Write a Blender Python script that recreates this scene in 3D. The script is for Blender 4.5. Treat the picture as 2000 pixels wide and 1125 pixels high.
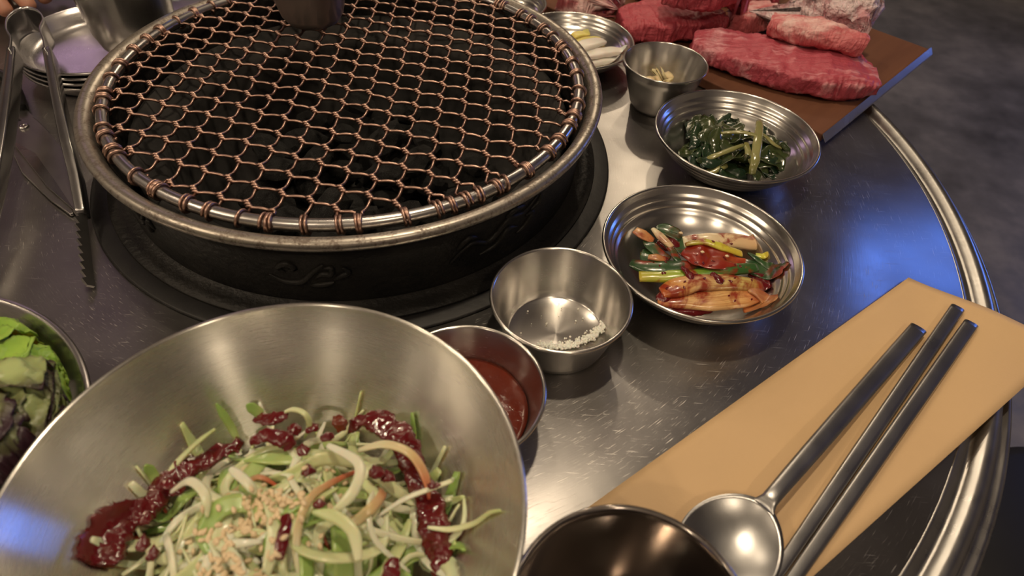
import bpy, bmesh, math, random
from mathutils import Vector, Matrix, noise
from mathutils.bvhtree import BVHTree
random.seed(7)
PI = math.pi
for o in list(bpy.data.objects):
    bpy.data.objects.remove(o, do_unlink=True)
SC = bpy.context.scene
COL = SC.collection

# ------------------------------------------------------------------ camera
F_PX, PITCH, ROLL = 1275.78, math.radians(46.76825), math.radians(3.69104)
CAM = Vector((0.1209, -0.4172, 0.2973))          # table centre = origin, table top = z 0
R_ = Vector((1, 0, 0)); U_ = Vector((0, math.sin(PITCH), math.cos(PITCH))); FW = Vector((0, math.cos(PITCH), -math.sin(PITCH)))
CR = R_ * math.cos(ROLL) + U_ * math.sin(ROLL); CU = -R_ * math.sin(ROLL) + U_ * math.cos(ROLL)
cd = bpy.data.cameras.new('camera'); cam = bpy.data.objects.new('camera', cd); COL.objects.link(cam)
cam.matrix_world = Matrix(((CR.x, CU.x, -FW.x, CAM.x), (CR.y, CU.y, -FW.y, CAM.y), (CR.z, CU.z, -FW.z, CAM.z), (0, 0, 0, 1)))
cd.sensor_width = 36; cd.lens = F_PX / 2000 * 36; cd.clip_start = 0.01; cd.clip_end = 50
cd.dof.use_dof = True; cd.dof.focus_distance = 0.43; cd.dof.aperture_fstop = 9.5
SC.camera = cam

def at(px, py, z):
    """point of the plane at height z seen at photo pixel (px, py)"""
    d = CR * ((px - 1000) / F_PX) + CU * (-(py - 562.5) / F_PX) + FW
    return CAM + d * ((z - CAM.z) / d.z)

# ------------------------------------------------------------------ world, lights, exposure
w = bpy.data.worlds.new('dim_room'); SC.world = w; w.use_nodes = True
w.node_tree.nodes['Background'].inputs[0].default_value = (0.55, 0.50, 0.52, 1)
w.node_tree.nodes['Background'].inputs[1].default_value = 0.05
SC.view_settings.view_transform = 'Standard'; SC.view_settings.look = 'None'
SC.view_settings.gamma = 1.0; SC.view_settings.use_curve_mapping = False
SC.view_settings.exposure = 0.0
def area(name, loc, target, sx, sy, power, col, shape='RECTANGLE'):
    l = bpy.data.lights.new(name, 'AREA'); l.shape = shape; l.size = sx; l.size_y = sy; l.energy = power; l.color = col
    o = bpy.data.objects.new(name, l); COL.objects.link(o); o.location = loc
    o.rotation_euler = (Vector(target) - Vector(loc)).to_track_quat('-Z', 'Y').to_euler()
    return o
WARM = (1.0, 0.80, 0.56)
# all lamps hang or stand outside the picture: the shadows under the dishes give the lamp over the table, the warm streaks in the
# steel bowls the ceiling bulbs, the blue and the purple reflections a blue and a violet lamp on the far walls
area('pendant_light_offscreen', (0.20, 0.02, 1.35), (0.15, -0.05, 0), 0.06, 0.06, 6.0, WARM, 'DISK')
def bulb(name, loc, power, col, r=.025):
    l = bpy.data.lights.new(name, 'POINT'); l.energy = power; l.color = col; l.shadow_soft_size = r
    o = bpy.data.objects.new(name, l); COL.objects.link(o); o.location = loc; return o
for (n, x, y, p) in (('back', 0.05, 2.1, 11), ('back_right', 0.45, 1.8, 11), ('left', -1.5, -0.25, 12), ('left_front', -1.5, -0.62, 10), ('far_left_front', -1.4, -1.0, 9), ('front_right', 0.55, -1.3, 13), ('front_left', -0.5, -1.3, 11), ('over_grill', -.2, .55, 7)):
    bulb('ceiling_bulb_%s_offscreen' % n, (x, y, 1.50), p, WARM)
area('blue_wall_light_offscreen', (2.72, 1.25, 0.40), (0.3, 0.05, 0.0), 0.8, 0.4, 7.0, (0.10, 0.25, 1.0))
area('violet_wall_light_offscreen', (-2.0, 3.1, 1.45), (-0.2, 0, 0), 1.0, 0.6, 3.0, (0.76, 0.48, 0.72))

# ------------------------------------------------------------------ helpers
def new_obj(name, me, mat=None, parent=None, loc=None, smooth=True):
    o = bpy.data.objects.new(name, me); COL.objects.link(o)
    if mat is not None and not me.materials: me.materials.append(mat)
    if parent is not None: o.parent = parent
    if loc is not None: o.location = loc
    if smooth:
        me.polygons.foreach_set('use_smooth', [True] * len(me.polygons)); me.update()
    return o
def empty(name, loc=(0, 0, 0), rz=0.0):
    o = bpy.data.objects.new(name, None); o.empty_display_size = 0.02; COL.objects.link(o)
    o.location = loc; o.rotation_euler = (0, 0, rz); return o
def tag(o, label, cat, group=None, kind=None):
    o['label'] = label; o['category'] = cat
    if group: o['group'] = group
    if kind: o['kind'] = kind
    return o
def struct(o, label, cat):
    o['kind'] = 'structure'; o['label'] = label; o['category'] = cat; return o

def lathe(name, prof, seg=96, closed=True):
    """spin a closed (r, z) outline round z"""
    vs, fs = [], []; n = len(prof); idx = []
    for (r, z) in prof:
        if r < 1e-6: idx.append([len(vs)]); vs.append((0, 0, z))
        else:
            idx.append(list(range(len(vs), len(vs) + seg)))
            vs += [(r * math.cos(2 * PI * k / seg), r * math.sin(2 * PI * k / seg), z) for k in range(seg)]
    pairs = [(i, (i + 1) % n) for i in range(n if closed else n - 1)]
    for i, j in pairs:
        a, b = idx[i], idx[j]
        if len(a) == 1 and len(b) == 1: continue
        for k in range(seg):
            k2 = (k + 1) % seg
            if len(a) == 1: fs.append((a[0], b[k2], b[k]))
            elif len(b) == 1: fs.append((a[k], a[k2], b[0]))
            else: fs.append((a[k], a[k2], b[k2], b[k]))
    me = bpy.data.meshes.new(name); me.from_pydata(vs, [], fs)
    bm = bmesh.new(); bm.from_mesh(me); bmesh.ops.recalc_face_normals(bm, faces=bm.faces); bm.to_mesh(me); bm.free()
    return me
def arc(cx, cz, r, a0, a1, n):
    return [(cx + r * math.cos(math.radians(a0 + (a1 - a0) * i / n)), cz + r * math.sin(math.radians(a0 + (a1 - a0) * i / n))) for i in range(n + 1)]
def smoothpath(pts, n, closed=False):
    """Catmull-Rom through pts, n samples"""
    P = [Vector(p) for p in pts]; m = len(P)
    if m == 2: return [P[0].lerp(P[1], i / (n - 1)) for i in range(n)]
    out = []
    for i in range(n):
        t = i / (n - 1) * (m - 1); k = min(int(t), m - 2); f = t - k
        p0 = P[max(k - 1, 0)]; p1 = P[k]; p2 = P[k + 1]; p3 = P[min(k + 2, m - 1)]
        out.append(0.5 * ((2 * p1) + (-p0 + p2) * f + (2 * p0 - 5 * p1 + 4 * p2 - p3) * f * f + (-p0 + 3 * p1 - 3 * p2 + p3) * f ** 3))
    return out
def lerpl(L, t):
    if not isinstance(L, (list, tuple)): return L
    x = t * (len(L) - 1); k = min(int(x), len(L) - 2) if len(L) > 1 else 0
    return L[k] if len(L) == 1 else L[k] + (L[k + 1] - L[k]) * (x - k)
def loft(name, path, wid, thk, sides=10, up=(0, 0, 1), power=2.0, namp=0.0, nscale=60.0, seed=0.0, twist=0.0, cup=0.0, ridge=0.0, rfreq=70.0, oct2=0.0):
    """superellipse section (half width wid, half thickness thk) swept along path; UV: u along, v round"""
    up = Vector(up).normalized(); n = len(path); vs, fs = [], []
    for i, p in enumerate(path):
        t = (path[min(i + 1, n - 1)] - path[max(i - 1, 0)]).normalized()
        s = t.cross(up)
        if s.length < 1e-5: s = t.cross(Vector((1, 0.3, 0)))
        s.normalize(); u2 = s.cross(t).normalized()
        q = i / (n - 1); a = lerpl(twist, q) if isinstance(twist, (list, tuple)) else twist * q
        s2 = s * math.cos(a) + u2 * math.sin(a); u3 = u2 * math.cos(a) - s * math.sin(a)
        W, T = lerpl(wid, q), lerpl(thk, q)
        for k in range(sides):
            th = 2 * PI * (k + .5) / sides; c, sn = math.cos(th), math.sin(th)
            x = math.copysign(abs(c) ** (2 / power), c); y = math.copysign(abs(sn) ** (2 / power), sn)
            v = p + s2 * (x * W) + u3 * (y * T + cup * W * (x * x - .4))
            if namp:
                nv = noise.noise_vector(v * nscale + Vector((seed, seed * 1.7, -seed)))
                v = v + nv * namp
                if oct2: v = v + noise.noise_vector(v * nscale * 3.3 + Vector((seed, 2, seed))) * (namp * oct2)
            if ridge:
                k1 = noise.noise(Vector((q * rfreq, th * .5, seed))); k2 = noise.noise(Vector((q * 5.0, x * 9.0, seed + 9)))
                side_ = min(1, abs(x)) ** 4; v = v + (s2 * (math.copysign(1, x) * side_ * k1) + u3 * (math.copysign(1, y) * (1 - side_) * (k2 + .10 * k1))) * ridge
            vs.append(v)
    for i in range(n - 1):
        for k in range(sides):
            a, b = i * sides + k, i * sides + (k + 1) % sides
            fs.append((a, b, b + sides, a + sides))
    c0 = len(vs); vs.append(path[0]); c1 = len(vs); vs.append(path[-1])
    for k in range(sides):
        fs.append((c0, (k + 1) % sides, k)); fs.append((c1, (n - 1) * sides + k, (n - 1) * sides + (k + 1) % sides))
    me = bpy.data.meshes.new(name); me.from_pydata([tuple(v) for v in vs], [], fs)
    uv = me.uv_layers.new(name='UVMap')
    for poly in me.polygons:
        for li in poly.loop_indices:
            vi = me.loops[li].vertex_index
            if vi == c0: uv.data[li].uv = (0, .5)
            elif vi == c1: uv.data[li].uv = (1, .5)
            else: uv.data[li].uv = ((vi // sides) / (n - 1), (vi % sides) / sides)
    bm = bmesh.new(); bm.from_mesh(me); bmesh.ops.recalc_face_normals(bm, faces=bm.faces); bm.to_mesh(me); bm.free()
    return me
def prism(name, outline, z0, z1, mat4=None):
    """extrude an xy outline between z0 and z1"""
    bm = bmesh.new(); n = len(outline)
    lo = [bm.verts.new((x, y, z0)) for x, y in outline]; hi = [bm.verts.new((x, y, z1)) for x, y in outline]
    bm.faces.new(lo[::-1]); bm.faces.new(hi)
    for i in range(n): bm.faces.new((lo[i], lo[(i + 1) % n], hi[(i + 1) % n], hi[i]))
    bmesh.ops.recalc_face_normals(bm, faces=bm.faces)
    if mat4 is not None: bmesh.ops.transform(bm, matrix=mat4, verts=bm.verts)
    me = bpy.data.meshes.new(name); bm.to_mesh(me); bm.free(); return me
def join(name, meshes):
    bm = bmesh.new()
    for m in meshes: bm.from_mesh(m)
    me = bpy.data.meshes.new(name); bm.to_mesh(me); bm.free(); return me
def bevel(o, width, seg=2, ang=40):
    m = o.modifiers.new('bevel', 'BEVEL'); m.width = width; m.segments = seg; m.limit_method = 'ANGLE'; m.angle_limit = math.radians(ang)

# ------------------------------------------------------------------ materials
class NT:
    def __init__(s, name):
        s.m = bpy.data.materials.new(name); s.m.use_nodes = True; s.t = s.m.node_tree; s.b = s.t.nodes['Principled BSDF']
    def n(s, typ, **kw):
        x = s.t.nodes.new(typ)
        for k, v in kw.items():
            if k.startswith('_'): setattr(x, k[1:], v)
        return x
    def l(s, a, b): s.t.links.new(a, b)
    def set(s, **kw):
        for k, v in kw.items():
            s.b.inputs[k.replace('_', ' ')].default_value = v
        return s
    def noise(s, scale, detail=4, vec=None, rough=0.55, dist=0.0):
        x = s.n('ShaderNodeTexNoise'); x.inputs['Scale'].default_value = scale; x.inputs['Detail'].default_value = detail
        x.inputs['Roughness'].default_value = rough; x.inputs['Distortion'].default_value = dist
        if vec is not None: s.l(vec, x.inputs['Vector'])
        return x.outputs['Fac']
    def obj(s): return s.n('ShaderNodeTexCoord').outputs['Object']
    def uv(s): return s.n('ShaderNodeTexCoord').outputs['UV']
    def ramp(s, fac, stops):
        x = s.n('ShaderNodeValToRGB'); e = x.color_ramp.elements
        while len(e) < len(stops): e.new(0.5)
        for i, (p, c) in enumerate(stops):
            e[i].position = p; e[i].color = (c[0], c[1], c[2], 1) if not isinstance(c, (int, float)) else (c, c, c, 1)
        s.l(fac, x.inputs[0]); return x.outputs[0]
    def mix(s, fac, a, b):
        x = s.n('ShaderNodeMix'); x.data_type = 'RGBA'
        s.put(fac, x.inputs[0]); s.put(a, x.inputs[6]); s.put(b, x.inputs[7]); return x.outputs[2]
    def math(s, op, a, b=None):
        x = s.n('ShaderNodeMath'); x.operation = op; s.put(a, x.inputs[0])
        if b is not None: s.put(b, x.inputs[1])
        return x.outputs[0]
    def put(s, v, inp):
        if hasattr(v, 'is_linked') or isinstance(v, bpy.types.NodeSocket): s.l(v, inp)
        elif isinstance(v, (tuple, list)): inp.default_value = (v[0], v[1], v[2], 1)
        else: inp.default_value = v
    def bump(s, h, strength=0.3, dist=0.001):
        x = s.n('ShaderNodeBump'); x.inputs['Strength'].default_value = strength; x.inputs['Distance'].default_value = dist
        s.l(h, x.inputs['Height']); s.l(x.outputs[0], s.b.inputs['Normal'])
    def base(s, c): s.put(c, s.b.inputs['Base Color']); return s
    def rough(s, c): s.put(c, s.b.inputs['Roughness']); return s
    def polar(s, ka, kr):
        o = s.obj(); sep = s.n('ShaderNodeSeparateXYZ'); s.l(o, sep.inputs[0])
        a = s.math('ARCTAN2', sep.outputs[1], sep.outputs[0]); r = s.math('SQRT', s.math('ADD', s.math('POWER', sep.outputs[0], 2.0), s.math('POWER', sep.outputs[1], 2.0)))
        c = s.n('ShaderNodeCombineXYZ'); s.l(s.math('MULTIPLY', a, ka), c.inputs[0]); s.l(s.math('MULTIPLY', r, kr), c.inputs[1]); s.l(s.math('MULTIPLY', sep.outputs[2], kr), c.inputs[2])
        return c.outputs[0]

def steel(name, col=(.64, .62, .59), rough=.27, aniso=.85, brush=True, scale=1.0):
    t = NT(name).set(Metallic=1.0)
    vec = t.polar(7.0 * scale, 4200.0 * scale)
    n1 = t.noise(1.0, 3, vec); o = t.obj(); n2 = t.noise(30 * scale, 4, o)
    t.base(t.mix(n2, tuple(c * .9 for c in col), col))
    t.rough(t.math('ADD', rough - .07, t.math('MULTIPLY', n2, .16)))
    if brush: t.rough(t.math('ADD', t.math('ADD', rough - .12, t.math('MULTIPLY', n2, .12)), t.math('MULTIPLY', n1, .10)))
    if aniso:
        tg = t.n('ShaderNodeTangent'); tg.direction_type = 'RADIAL'; tg.axis = 'Z'
        t.l(tg.outputs[0], t.b.inputs['Tangent']); t.set(Anisotropic=aniso, Anisotropic_Rotation=.25)
    return t.m
M = {}
M['steel_dish'] = steel('dish_steel', rough=.25, aniso=.8)
M['steel_step'] = steel('stepped_dish_steel', (.62, .60, .57), .23, .15)
M['steel_bowl'] = steel('bowl_steel', (.74, .72, .67), .28, .95)
M['steel_cup'] = steel('cup_steel', (.50, .47, .44), .20, .55)
M['steel_dull'] = steel('dull_cup_steel', (.34, .31, .29), .42, .7)
M['steel_mirror'] = steel('polished_cup_steel', (.40, .36, .33), .13, .4)
M['steel_plate'] = steel('plate_steel', (.60, .58, .58), .30, .5)
def plain_metal(name, col, rough, nsc=60, amp=.15, bump=.05):
    t = NT(name).set(Metallic=1.0); o = t.obj(); n = t.noise(nsc, 5, o)
    t.base(t.mix(n, tuple(c * .82 for c in col), col)); t.rough(t.math('ADD', rough - amp / 2, t.math('MULTIPLY', n, amp)))
    t.bump(t.noise(nsc * 6, 3, o), bump, .0005); return t.m
M['cutlery'] = plain_metal('cutlery_steel', (.46, .455, .45), .30, 50)
M['tongs'] = plain_metal('tong_steel', (.50, .49, .49), .25, 40)
M['ring'] = plain_metal('ring_steel', (.58, .56, .55), .26, 60)
M['copper'] = plain_metal('copper_wire', (.52, .34, .275), .36, 120, .2)
M['scissor'] = plain_metal('scissor_steel', (.40, .385, .38), .36, 40)
# table top: circular brushing, flecks and scratches
t = NT('table_steel').set(Metallic=1.0)
o = t.obj()
fine = t.noise(1.0, 3, t.polar(14.0, 1100.0)); fl = t.noise(1.0, 2, t.polar(30.0, 1900.0), .5); fl2 = t.noise(260.0, 3, o)
patch = t.noise(7.0, 5, o); wear = t.noise(26.0, 4, o)
# stray straight scratches
mp = t.n('ShaderNodeMapping'); mp.inputs['Rotation'].default_value = (0, 0, .5); mp.inputs['Scale'].default_value = (45, 1700, 1); t.l(o, mp.inputs[0]); st = t.noise(1.0, 2, mp.outputs[0])
mp2 = t.n('ShaderNodeMapping'); mp2.inputs['Rotation'].default_value = (0, 0, -1.0); mp2.inputs['Scale'].default_value = (55, 1900, 1); t.l(o, mp2.inputs[0]); st2 = t.noise(1.0, 2, mp2.outputs[0])
sc1 = t.ramp(fl, [(0, 0), (.64, 0), (.72, 1), (1, 1)]); sc2 = t.ramp(st, [(0, 0), (.70, 0), (.76, 1), (1, 1)]); sc3 = t.ramp(st2, [(0, 0), (.69, 0), (.74, 1), (1, 1)])
gate = t.ramp(t.noise(11.0, 4, o), [(0, 0), (.40, .1), (.58, 1), (1, 1)])
scr = t.math('MULTIPLY', t.math('MAXIMUM', sc1, t.math('MAXIMUM', sc2, sc3)), gate)
base = t.ramp(patch, [(.25, (.31, .30, .30)), (.7, (.44, .425, .41))])
t.base(t.mix(t.math('MULTIPLY', scr, .95), base, (.95, .92, .86)))
t.rough(t.math('ADD', t.math('ADD', .25, t.math('MULTIPLY', wear, .20)), t.math('MULTIPLY', scr, .2)))
hh = t.math('ADD', t.math('MULTIPLY', fine, .5), t.math('MULTIPLY', scr, 1.2))
t.bump(hh, .14, .0006)
tg = t.n('ShaderNodeTangent'); tg.direction_type = 'RADIAL'; tg.axis = 'Z'; t.l(tg.outputs[0], t.b.inputs['Tangent']); t.set(Anisotropic=.3, Anisotropic_Rotation=.25)
M['table'] = t.m
t = NT('table_rim_steel').set(Metallic=1.0); o = t.obj(); n = t.noise(45, 5, o)
t.base(t.mix(n, (.34, .33, .32), (.50, .49, .47))); t.rough(t.math('ADD', .20, t.math('MULTIPLY', n, .2))); t.bump(t.noise(120, 3, o), .08, .001); M['table_rim'] = t.m
# cast iron
t = NT('cast_iron'); o = t.obj(); n = t.noise(28, 6, o); n2 = t.noise(240, 3, o)
t.base(t.ramp(n, [(.3, (.009, .009, .0095)), (.7, (.026, .024, .022))])).set(Metallic=.1, Specular_IOR_Level=.25); t.rough(t.math('ADD', .34, t.math('MULTIPLY', n, .25))); t.bump(t.math('ADD', n, t.math('MULTIPLY', n2, .9)), .6, .0014); M['iron'] = t.m
t = NT('worn_iron_rim'); o = t.obj(); n = t.noise(150, 7, o, .65); n2 = t.noise(700, 3, o); n3 = t.noise(9, 3, o)
k = t.ramp(t.math('ADD', t.math('MULTIPLY', n, .65), t.math('MULTIPLY', n2, .35)), [(0, 0), (.40, 0), (.52, 1), (1, 1)])
t.base(t.mix(k, (.20, .165, .14), t.mix(n3, (.42, .37, .31), (.50, .47, .43)))).set(Metallic=.9); t.rough(t.math('SUBTRACT', .55, t.math('MULTIPLY', k, .20))); t.bump(k, .06, .0003); M['rim'] = t.m
t = NT('black_rubber'); o = t.obj(); n = t.noise(90, 5, o)
t.base(t.ramp(n, [(.3, (.008, .008, .009)), (.75, (.016, .015, .015))])).rough(.55); t.bump(n, .3, .0015); M['rubber'] = t.m
t = NT('ash_clay'); o = t.obj(); n = t.noise(38, 6, o); n2 = t.noise(10, 3, o)
t.base(t.ramp(t.math('MULTIPLY', n, t.math('ADD', n2, .5)), [(.3, (.004, .004, .004)), (.62, (.03, .028, .027))])).rough(.9); t.bump(n, .6, .003); M['ash'] = t.m
t = NT('charcoal'); o = t.obj(); n = t.noise(120, 6, o); n2 = t.noise(25, 3, o)
t.base(t.ramp(n2, [(.35, (.003, .003, .003)), (.55, (.010, .010, .010)), (.72, (.12, .115, .11))])).rough(.75); t.bump(n, .7, .003); M['charcoal'] = t.m
# paper, wood, floor, plastics
t = NT('kraft_paper'); o = t.obj(); n = t.noise(14, 4, o); n2 = t.noise(700, 3, o)
t.base(t.mix(n, (.64, .435, .235), (.71, .49, .27))).rough(.62).set(Specular_IOR_Level=.3); t.bump(t.math('ADD', t.math('MULTIPLY', n, 1.5), t.math('MULTIPLY', n2, .15)), .25, .002); M['paper'] = t.m
t = NT('brown_board'); o = t.obj(); mp = t.n('ShaderNodeMapping'); mp.inputs['Scale'].default_value = (8, 90, 20); mp.inputs['Rotation'].default_value = (0, 0, .8); t.l(o, mp.inputs[0]); n = t.noise(1.0, 5, mp.outputs[0])
t.base(t.mix(n, (.10, .038, .022), (.20, .085, .045))).rough(.7).set(Specular_IOR_Level=.25); t.bump(n, .1, .001); M['board'] = t.m
t = NT('dark_concrete'); o = t.obj(); n = t.noise(2.6, 7, o, .62); n2 = t.noise(14, 5, o)
t.base(t.ramp(t.math('ADD', t.math('MULTIPLY', n, .7), t.math('MULTIPLY', n2, .3)), [(.34, (.075, .074, .076)), (.5, (.17, .165, .165)), (.66, (.32, .30, .285))])).rough(t.math('ADD', .38, t.math('MULTIPLY', n2, .3))); t.bump(n2, .1, .004); M['floor'] = t.m
def simple(name, col, rough=.5, var=.15, sc=30, **kw):
    t = NT(name); o = t.obj(); n = t.noise(sc, 4, o); t.base(t.mix(n, tuple(c * (1 - var) for c in col), tuple(min(1, c * (1 + var)) for c in col))).rough(rough).set(**kw); return t.m
M['wall'] = simple('grey_plaster', (.34, .32, .315), .8, .2, 4)
M['ceiling'] = simple('grey_ceiling', (.30, .28, .27), .85, .2, 3)
M['black_plastic'] = simple('black_plastic', (.012, .012, .013), .38)
M['black_vinyl'] = simple('black_vinyl', (.006, .006, .007), .55)
M['skin'] = simple('skin', (.52, .25, .17), .5, .12, 20, Subsurface_Weight=.15, Subsurface_Scale=.01)
M['dark_cloth'] = simple('dark_cloth', (.03, .03, .035), .9)
t = NT('cloudy_plastic'); n = t.noise(50, 4, t.obj()); t.base((.86, .86, .84)).rough(.4).set(Transmission_Weight=.15, IOR=1.2); t.bump(n, .4, .003); M['bag'] = t.m
# foods
def meat_mat(name, a, b, fat, fatlev, dirz, stretch=(14, 120, 60), bumpk=.5):
    t = NT(name); o = t.obj(); mp = t.n('ShaderNodeMapping'); mp.inputs['Rotation'].default_value = (0, 0, dirz); mp.inputs['Scale'].default_value = stretch; t.l(o, mp.inputs[0])
    n = t.noise(1.0, 5, mp.outputs[0], .6, .4); n2 = t.noise(22, 5, o, .6, .6); n3 = t.noise(300, 3, o)
    c = t.mix(n, a, b); f = t.ramp(t.math('ADD', t.math('MULTIPLY', n, .5), t.math('MULTIPLY', n2, .5)), [(0, 0), (fatlev - .05, 0), (fatlev + .07, 1), (1, 1)])
    t.base(t.mix(f, c, fat)).rough(.48).set(Subsurface_Weight=.15, Subsurface_Scale=.004, Coat_Weight=.05, Coat_Roughness=.3)
    t.b.inputs['Subsurface Radius'].default_value = (1, .25, .2)
    t.bump(t.math('ADD', t.math('MULTIPLY', n, 1.5), t.math('MULTIPLY', n3, .4)), bumpk, .006); return t.m
M['meat_red'] = meat_mat('red_beef', (.38, .035, .065), (.60, .13, .17), (.78, .38, .42), .575, .30, (22, 190, 60))
M['meat_deep'] = meat_mat('deep_red_beef', (.36, .035, .06), (.52, .085, .11), (.72, .36, .38), .62, .4)
M['meat_pink'] = meat_mat('pink_beef', (.55, .10, .13), (.68, .22, .22), (.86, .58, .56), .52, .2)
M['meat_fat'] = meat_mat('fatty_beef', (.62, .26, .30), (.74, .44, .48), (.86, .68, .70), .47, .6, (60, 80, 80), .9)
def shred_mat(name, c0, c1, c2):
    t = NT(name); u = t.uv(); s = t.n('ShaderNodeSeparateXYZ'); t.l(u, s.inputs[0]); n = t.noise(60, 3, t.obj())
    t.base(t.ramp(t.math('ADD', s.outputs[0], t.math('MULTIPLY', t.math('SUBTRACT', n, .5), .3)), [(.0, c0), (.5, c1), (1, c2)])).rough(.32).set(Subsurface_Weight=.3, Subsurface_Scale=.003, Coat_Weight=.25, Coat_Roughness=.15, Transmission_Weight=.08)
    return t.m
M['shred_white'] = shred_mat('scallion_white', (.86, .84, .70), (.82, .81, .60), (.72, .76, .46))
M['shred_pale'] = shred_mat('scallion_pale_green', (.78, .78, .54), (.68, .73, .40), (.56, .67, .30))
M['shred_green'] = shred_mat('scallion_green', (.52, .64, .26), (.38, .55, .16), (.26, .44, .10))
M['shred_dipped'] = shred_mat('sauced_scallion', (.76, .74, .52), (.72, .56, .28), (.55, .05, .02))
def sauce_mat(name, a, b, rough=.14):
    t = NT(name); o = t.obj(); n = t.noise(90, 5, o); n2 = t.noise(380, 3, o)
    t.base(t.mix(n, a, b)).rough(rough).set(Coat_Weight=.5, Coat_Roughness=.06, Subsurface_Weight=.1, Subsurface_Scale=.002); t.bump(t.math('ADD', n, t.math('MULTIPLY', n2, .5)), .45, .0012); return t.m
M['chili'] = sauce_mat('chili_sauce', (.085, .004, .007), (.15, .008, .009))
M['chili_thin'] = sauce_mat('thin_chili_sauce', (.11, .014, .006), (.17, .03, .008))
M['ssamjang'] = sauce_mat('red_brown_dip', (.13, .016, .006), (.18, .026, .009), .12)
M['sesame'] = simple('sesame_seed', (.80, .63, .40), .5, .12, 300)
M['salt'] = simple('coarse_salt', (.90, .87, .80), .3, .05, 500, Subsurface_Weight=.2, Subsurface_Scale=.002)
M['garlic'] = simple('garlic', (.66, .54, .30), .4, .12, 120, Subsurface_Weight=.2, Subsurface_Scale=.004)
M['onion'] = simple('white_pickle', (.78, .74, .68), .3, .06, 60, Subsurface_Weight=.3, Subsurface_Scale=.004)
M['onion_yellow'] = simple('yellow_pickle', (.72, .62, .16), .3, .1, 60, Subsurface_Weight=.3, Subsurface_Scale=.004)
def veg(name, stops, sauce=0.0, rough=.28, lines=False):
    t = NT(name); u = t.uv(); s = t.n('ShaderNodeSeparateXYZ'); t.l(u, s.inputs[0]); o = t.obj(); n = t.noise(70, 5, o, .6); n2 = t.noise(45, 4, o, .6, 1.0)
    c = t.ramp(t.math('ADD', s.outputs[0], t.math('MULTIPLY', t.math('SUBTRACT', n, .5), .25)), stops)
    if lines:
        cc = t.n('ShaderNodeCombineXYZ'); t.l(t.math('MULTIPLY', s.outputs[0], 2.0), cc.inputs[0]); t.l(t.math('MULTIPLY', s.outputs[1], 60.0), cc.inputs[1]); ln = t.noise(1.0, 2, cc.outputs[0])
        c = t.mix(t.math('MULTIPLY', t.ramp(ln, [(.38, 0), (.62, 1)]), .65), c, (.42, .15, .035)); 
    if sauce:
        c = t.mix(t.ramp(n2, [(0, 0), (1 - sauce - .05, 0), (1 - sauce + .07, .95), (1, 1)]), c, (.26, .022, .009))
    t.base(c).rough(rough).set(Coat_Weight=.4, Coat_Roughness=.12, Subsurface_Weight=.12, Subsurface_Scale=.003); t.bump(t.math('ADD', n, n2), .3, .001); return t.m
M['k_white'] = veg('seasoned_white_stalk', [(0, (.66, .26, .06)), (.3, (.76, .50, .24)), (.7, (.72, .45, .18)), (1, (.50, .10, .03))], .50, lines=True)
M['k_pale'] = veg('seasoned_pale_stalk', [(0, (.62, .10, .02)), (.22, (.74, .34, .07)), (.5, (.76, .56, .30)), (1, (.50, .44, .10))], .50, lines=True)
M['k_cream'] = veg('cream_stalk', [(0, (.74, .66, .46)), (.6, (.74, .56, .34)), (1, (.66, .42, .22))], .43)
M['k_yellow'] = veg('yellow_green_stalk', [(0, (.48, .40, .05)), (.35, (.30, .42, .04)), (.65, (.06, .18, .03)), (1, (.02, .06, .02))], .43)
M['k_lime'] = veg('lime_edge', [(0, (.40, .44, .05)), (.6, (.62, .58, .06)), (1, (.62, .46, .05))], .43)
M['k_green'] = veg('dark_green_leaf', [(0, (.015, .045, .015)), (.5, (.03, .085, .022)), (1, (.012, .035, .014))], .45)
M['k_orange'] = veg('orange_tip', [(0, (.60, .36, .16)), (1, (.46, .15, .05))], .49)
M['k_red'] = veg('chili_coated_leaf', [(0, (.17, .012, .016)), (.6, (.24, .024, .018)), (1, (.42, .08, .025))], .5)
M['sea_leaf'] = veg('seaweed_leaf', [(0, (.010, .024, .014)), (.5, (.022, .044, .018)), (1, (.010, .022, .013))], 0, .16)
M['sea_leaf2'] = veg('olive_seaweed_leaf', [(0, (.020, .034, .012)), (.5, (.050, .066, .020)), (1, (.022, .036, .014))], 0, .18)
M['sea_stem'] = veg('seaweed_stem', [(0, (.20, .20, .06)), (.5, (.28, .27, .11)), (1, (.16, .17, .05))], 0, .18)
def leaf_mat(name, mid, edge):
    t = NT(name); s = t.n('ShaderNodeSeparateXYZ'); t.l(t.uv(), s.inputs[0]); n = t.noise(45, 5, t.obj())
    t.base(t.ramp(t.math('ADD', s.outputs[1], t.math('MULTIPLY', t.math('SUBTRACT', n, .5), .5)), [(.2, (.44, .52, .22)), (.5, mid), (.85, edge)])).rough(.38).set(Subsurface_Weight=.15, Subsurface_Scale=.003); t.bump(n, .5, .002); return t.m
M['lettuce'] = leaf_mat('green_lettuce', (.24, .42, .06), (.34, .54, .08))
M['lettuce_red'] = leaf_mat('red_leaf_lettuce', (.26, .30, .12), (.035, .012, .020))

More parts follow.
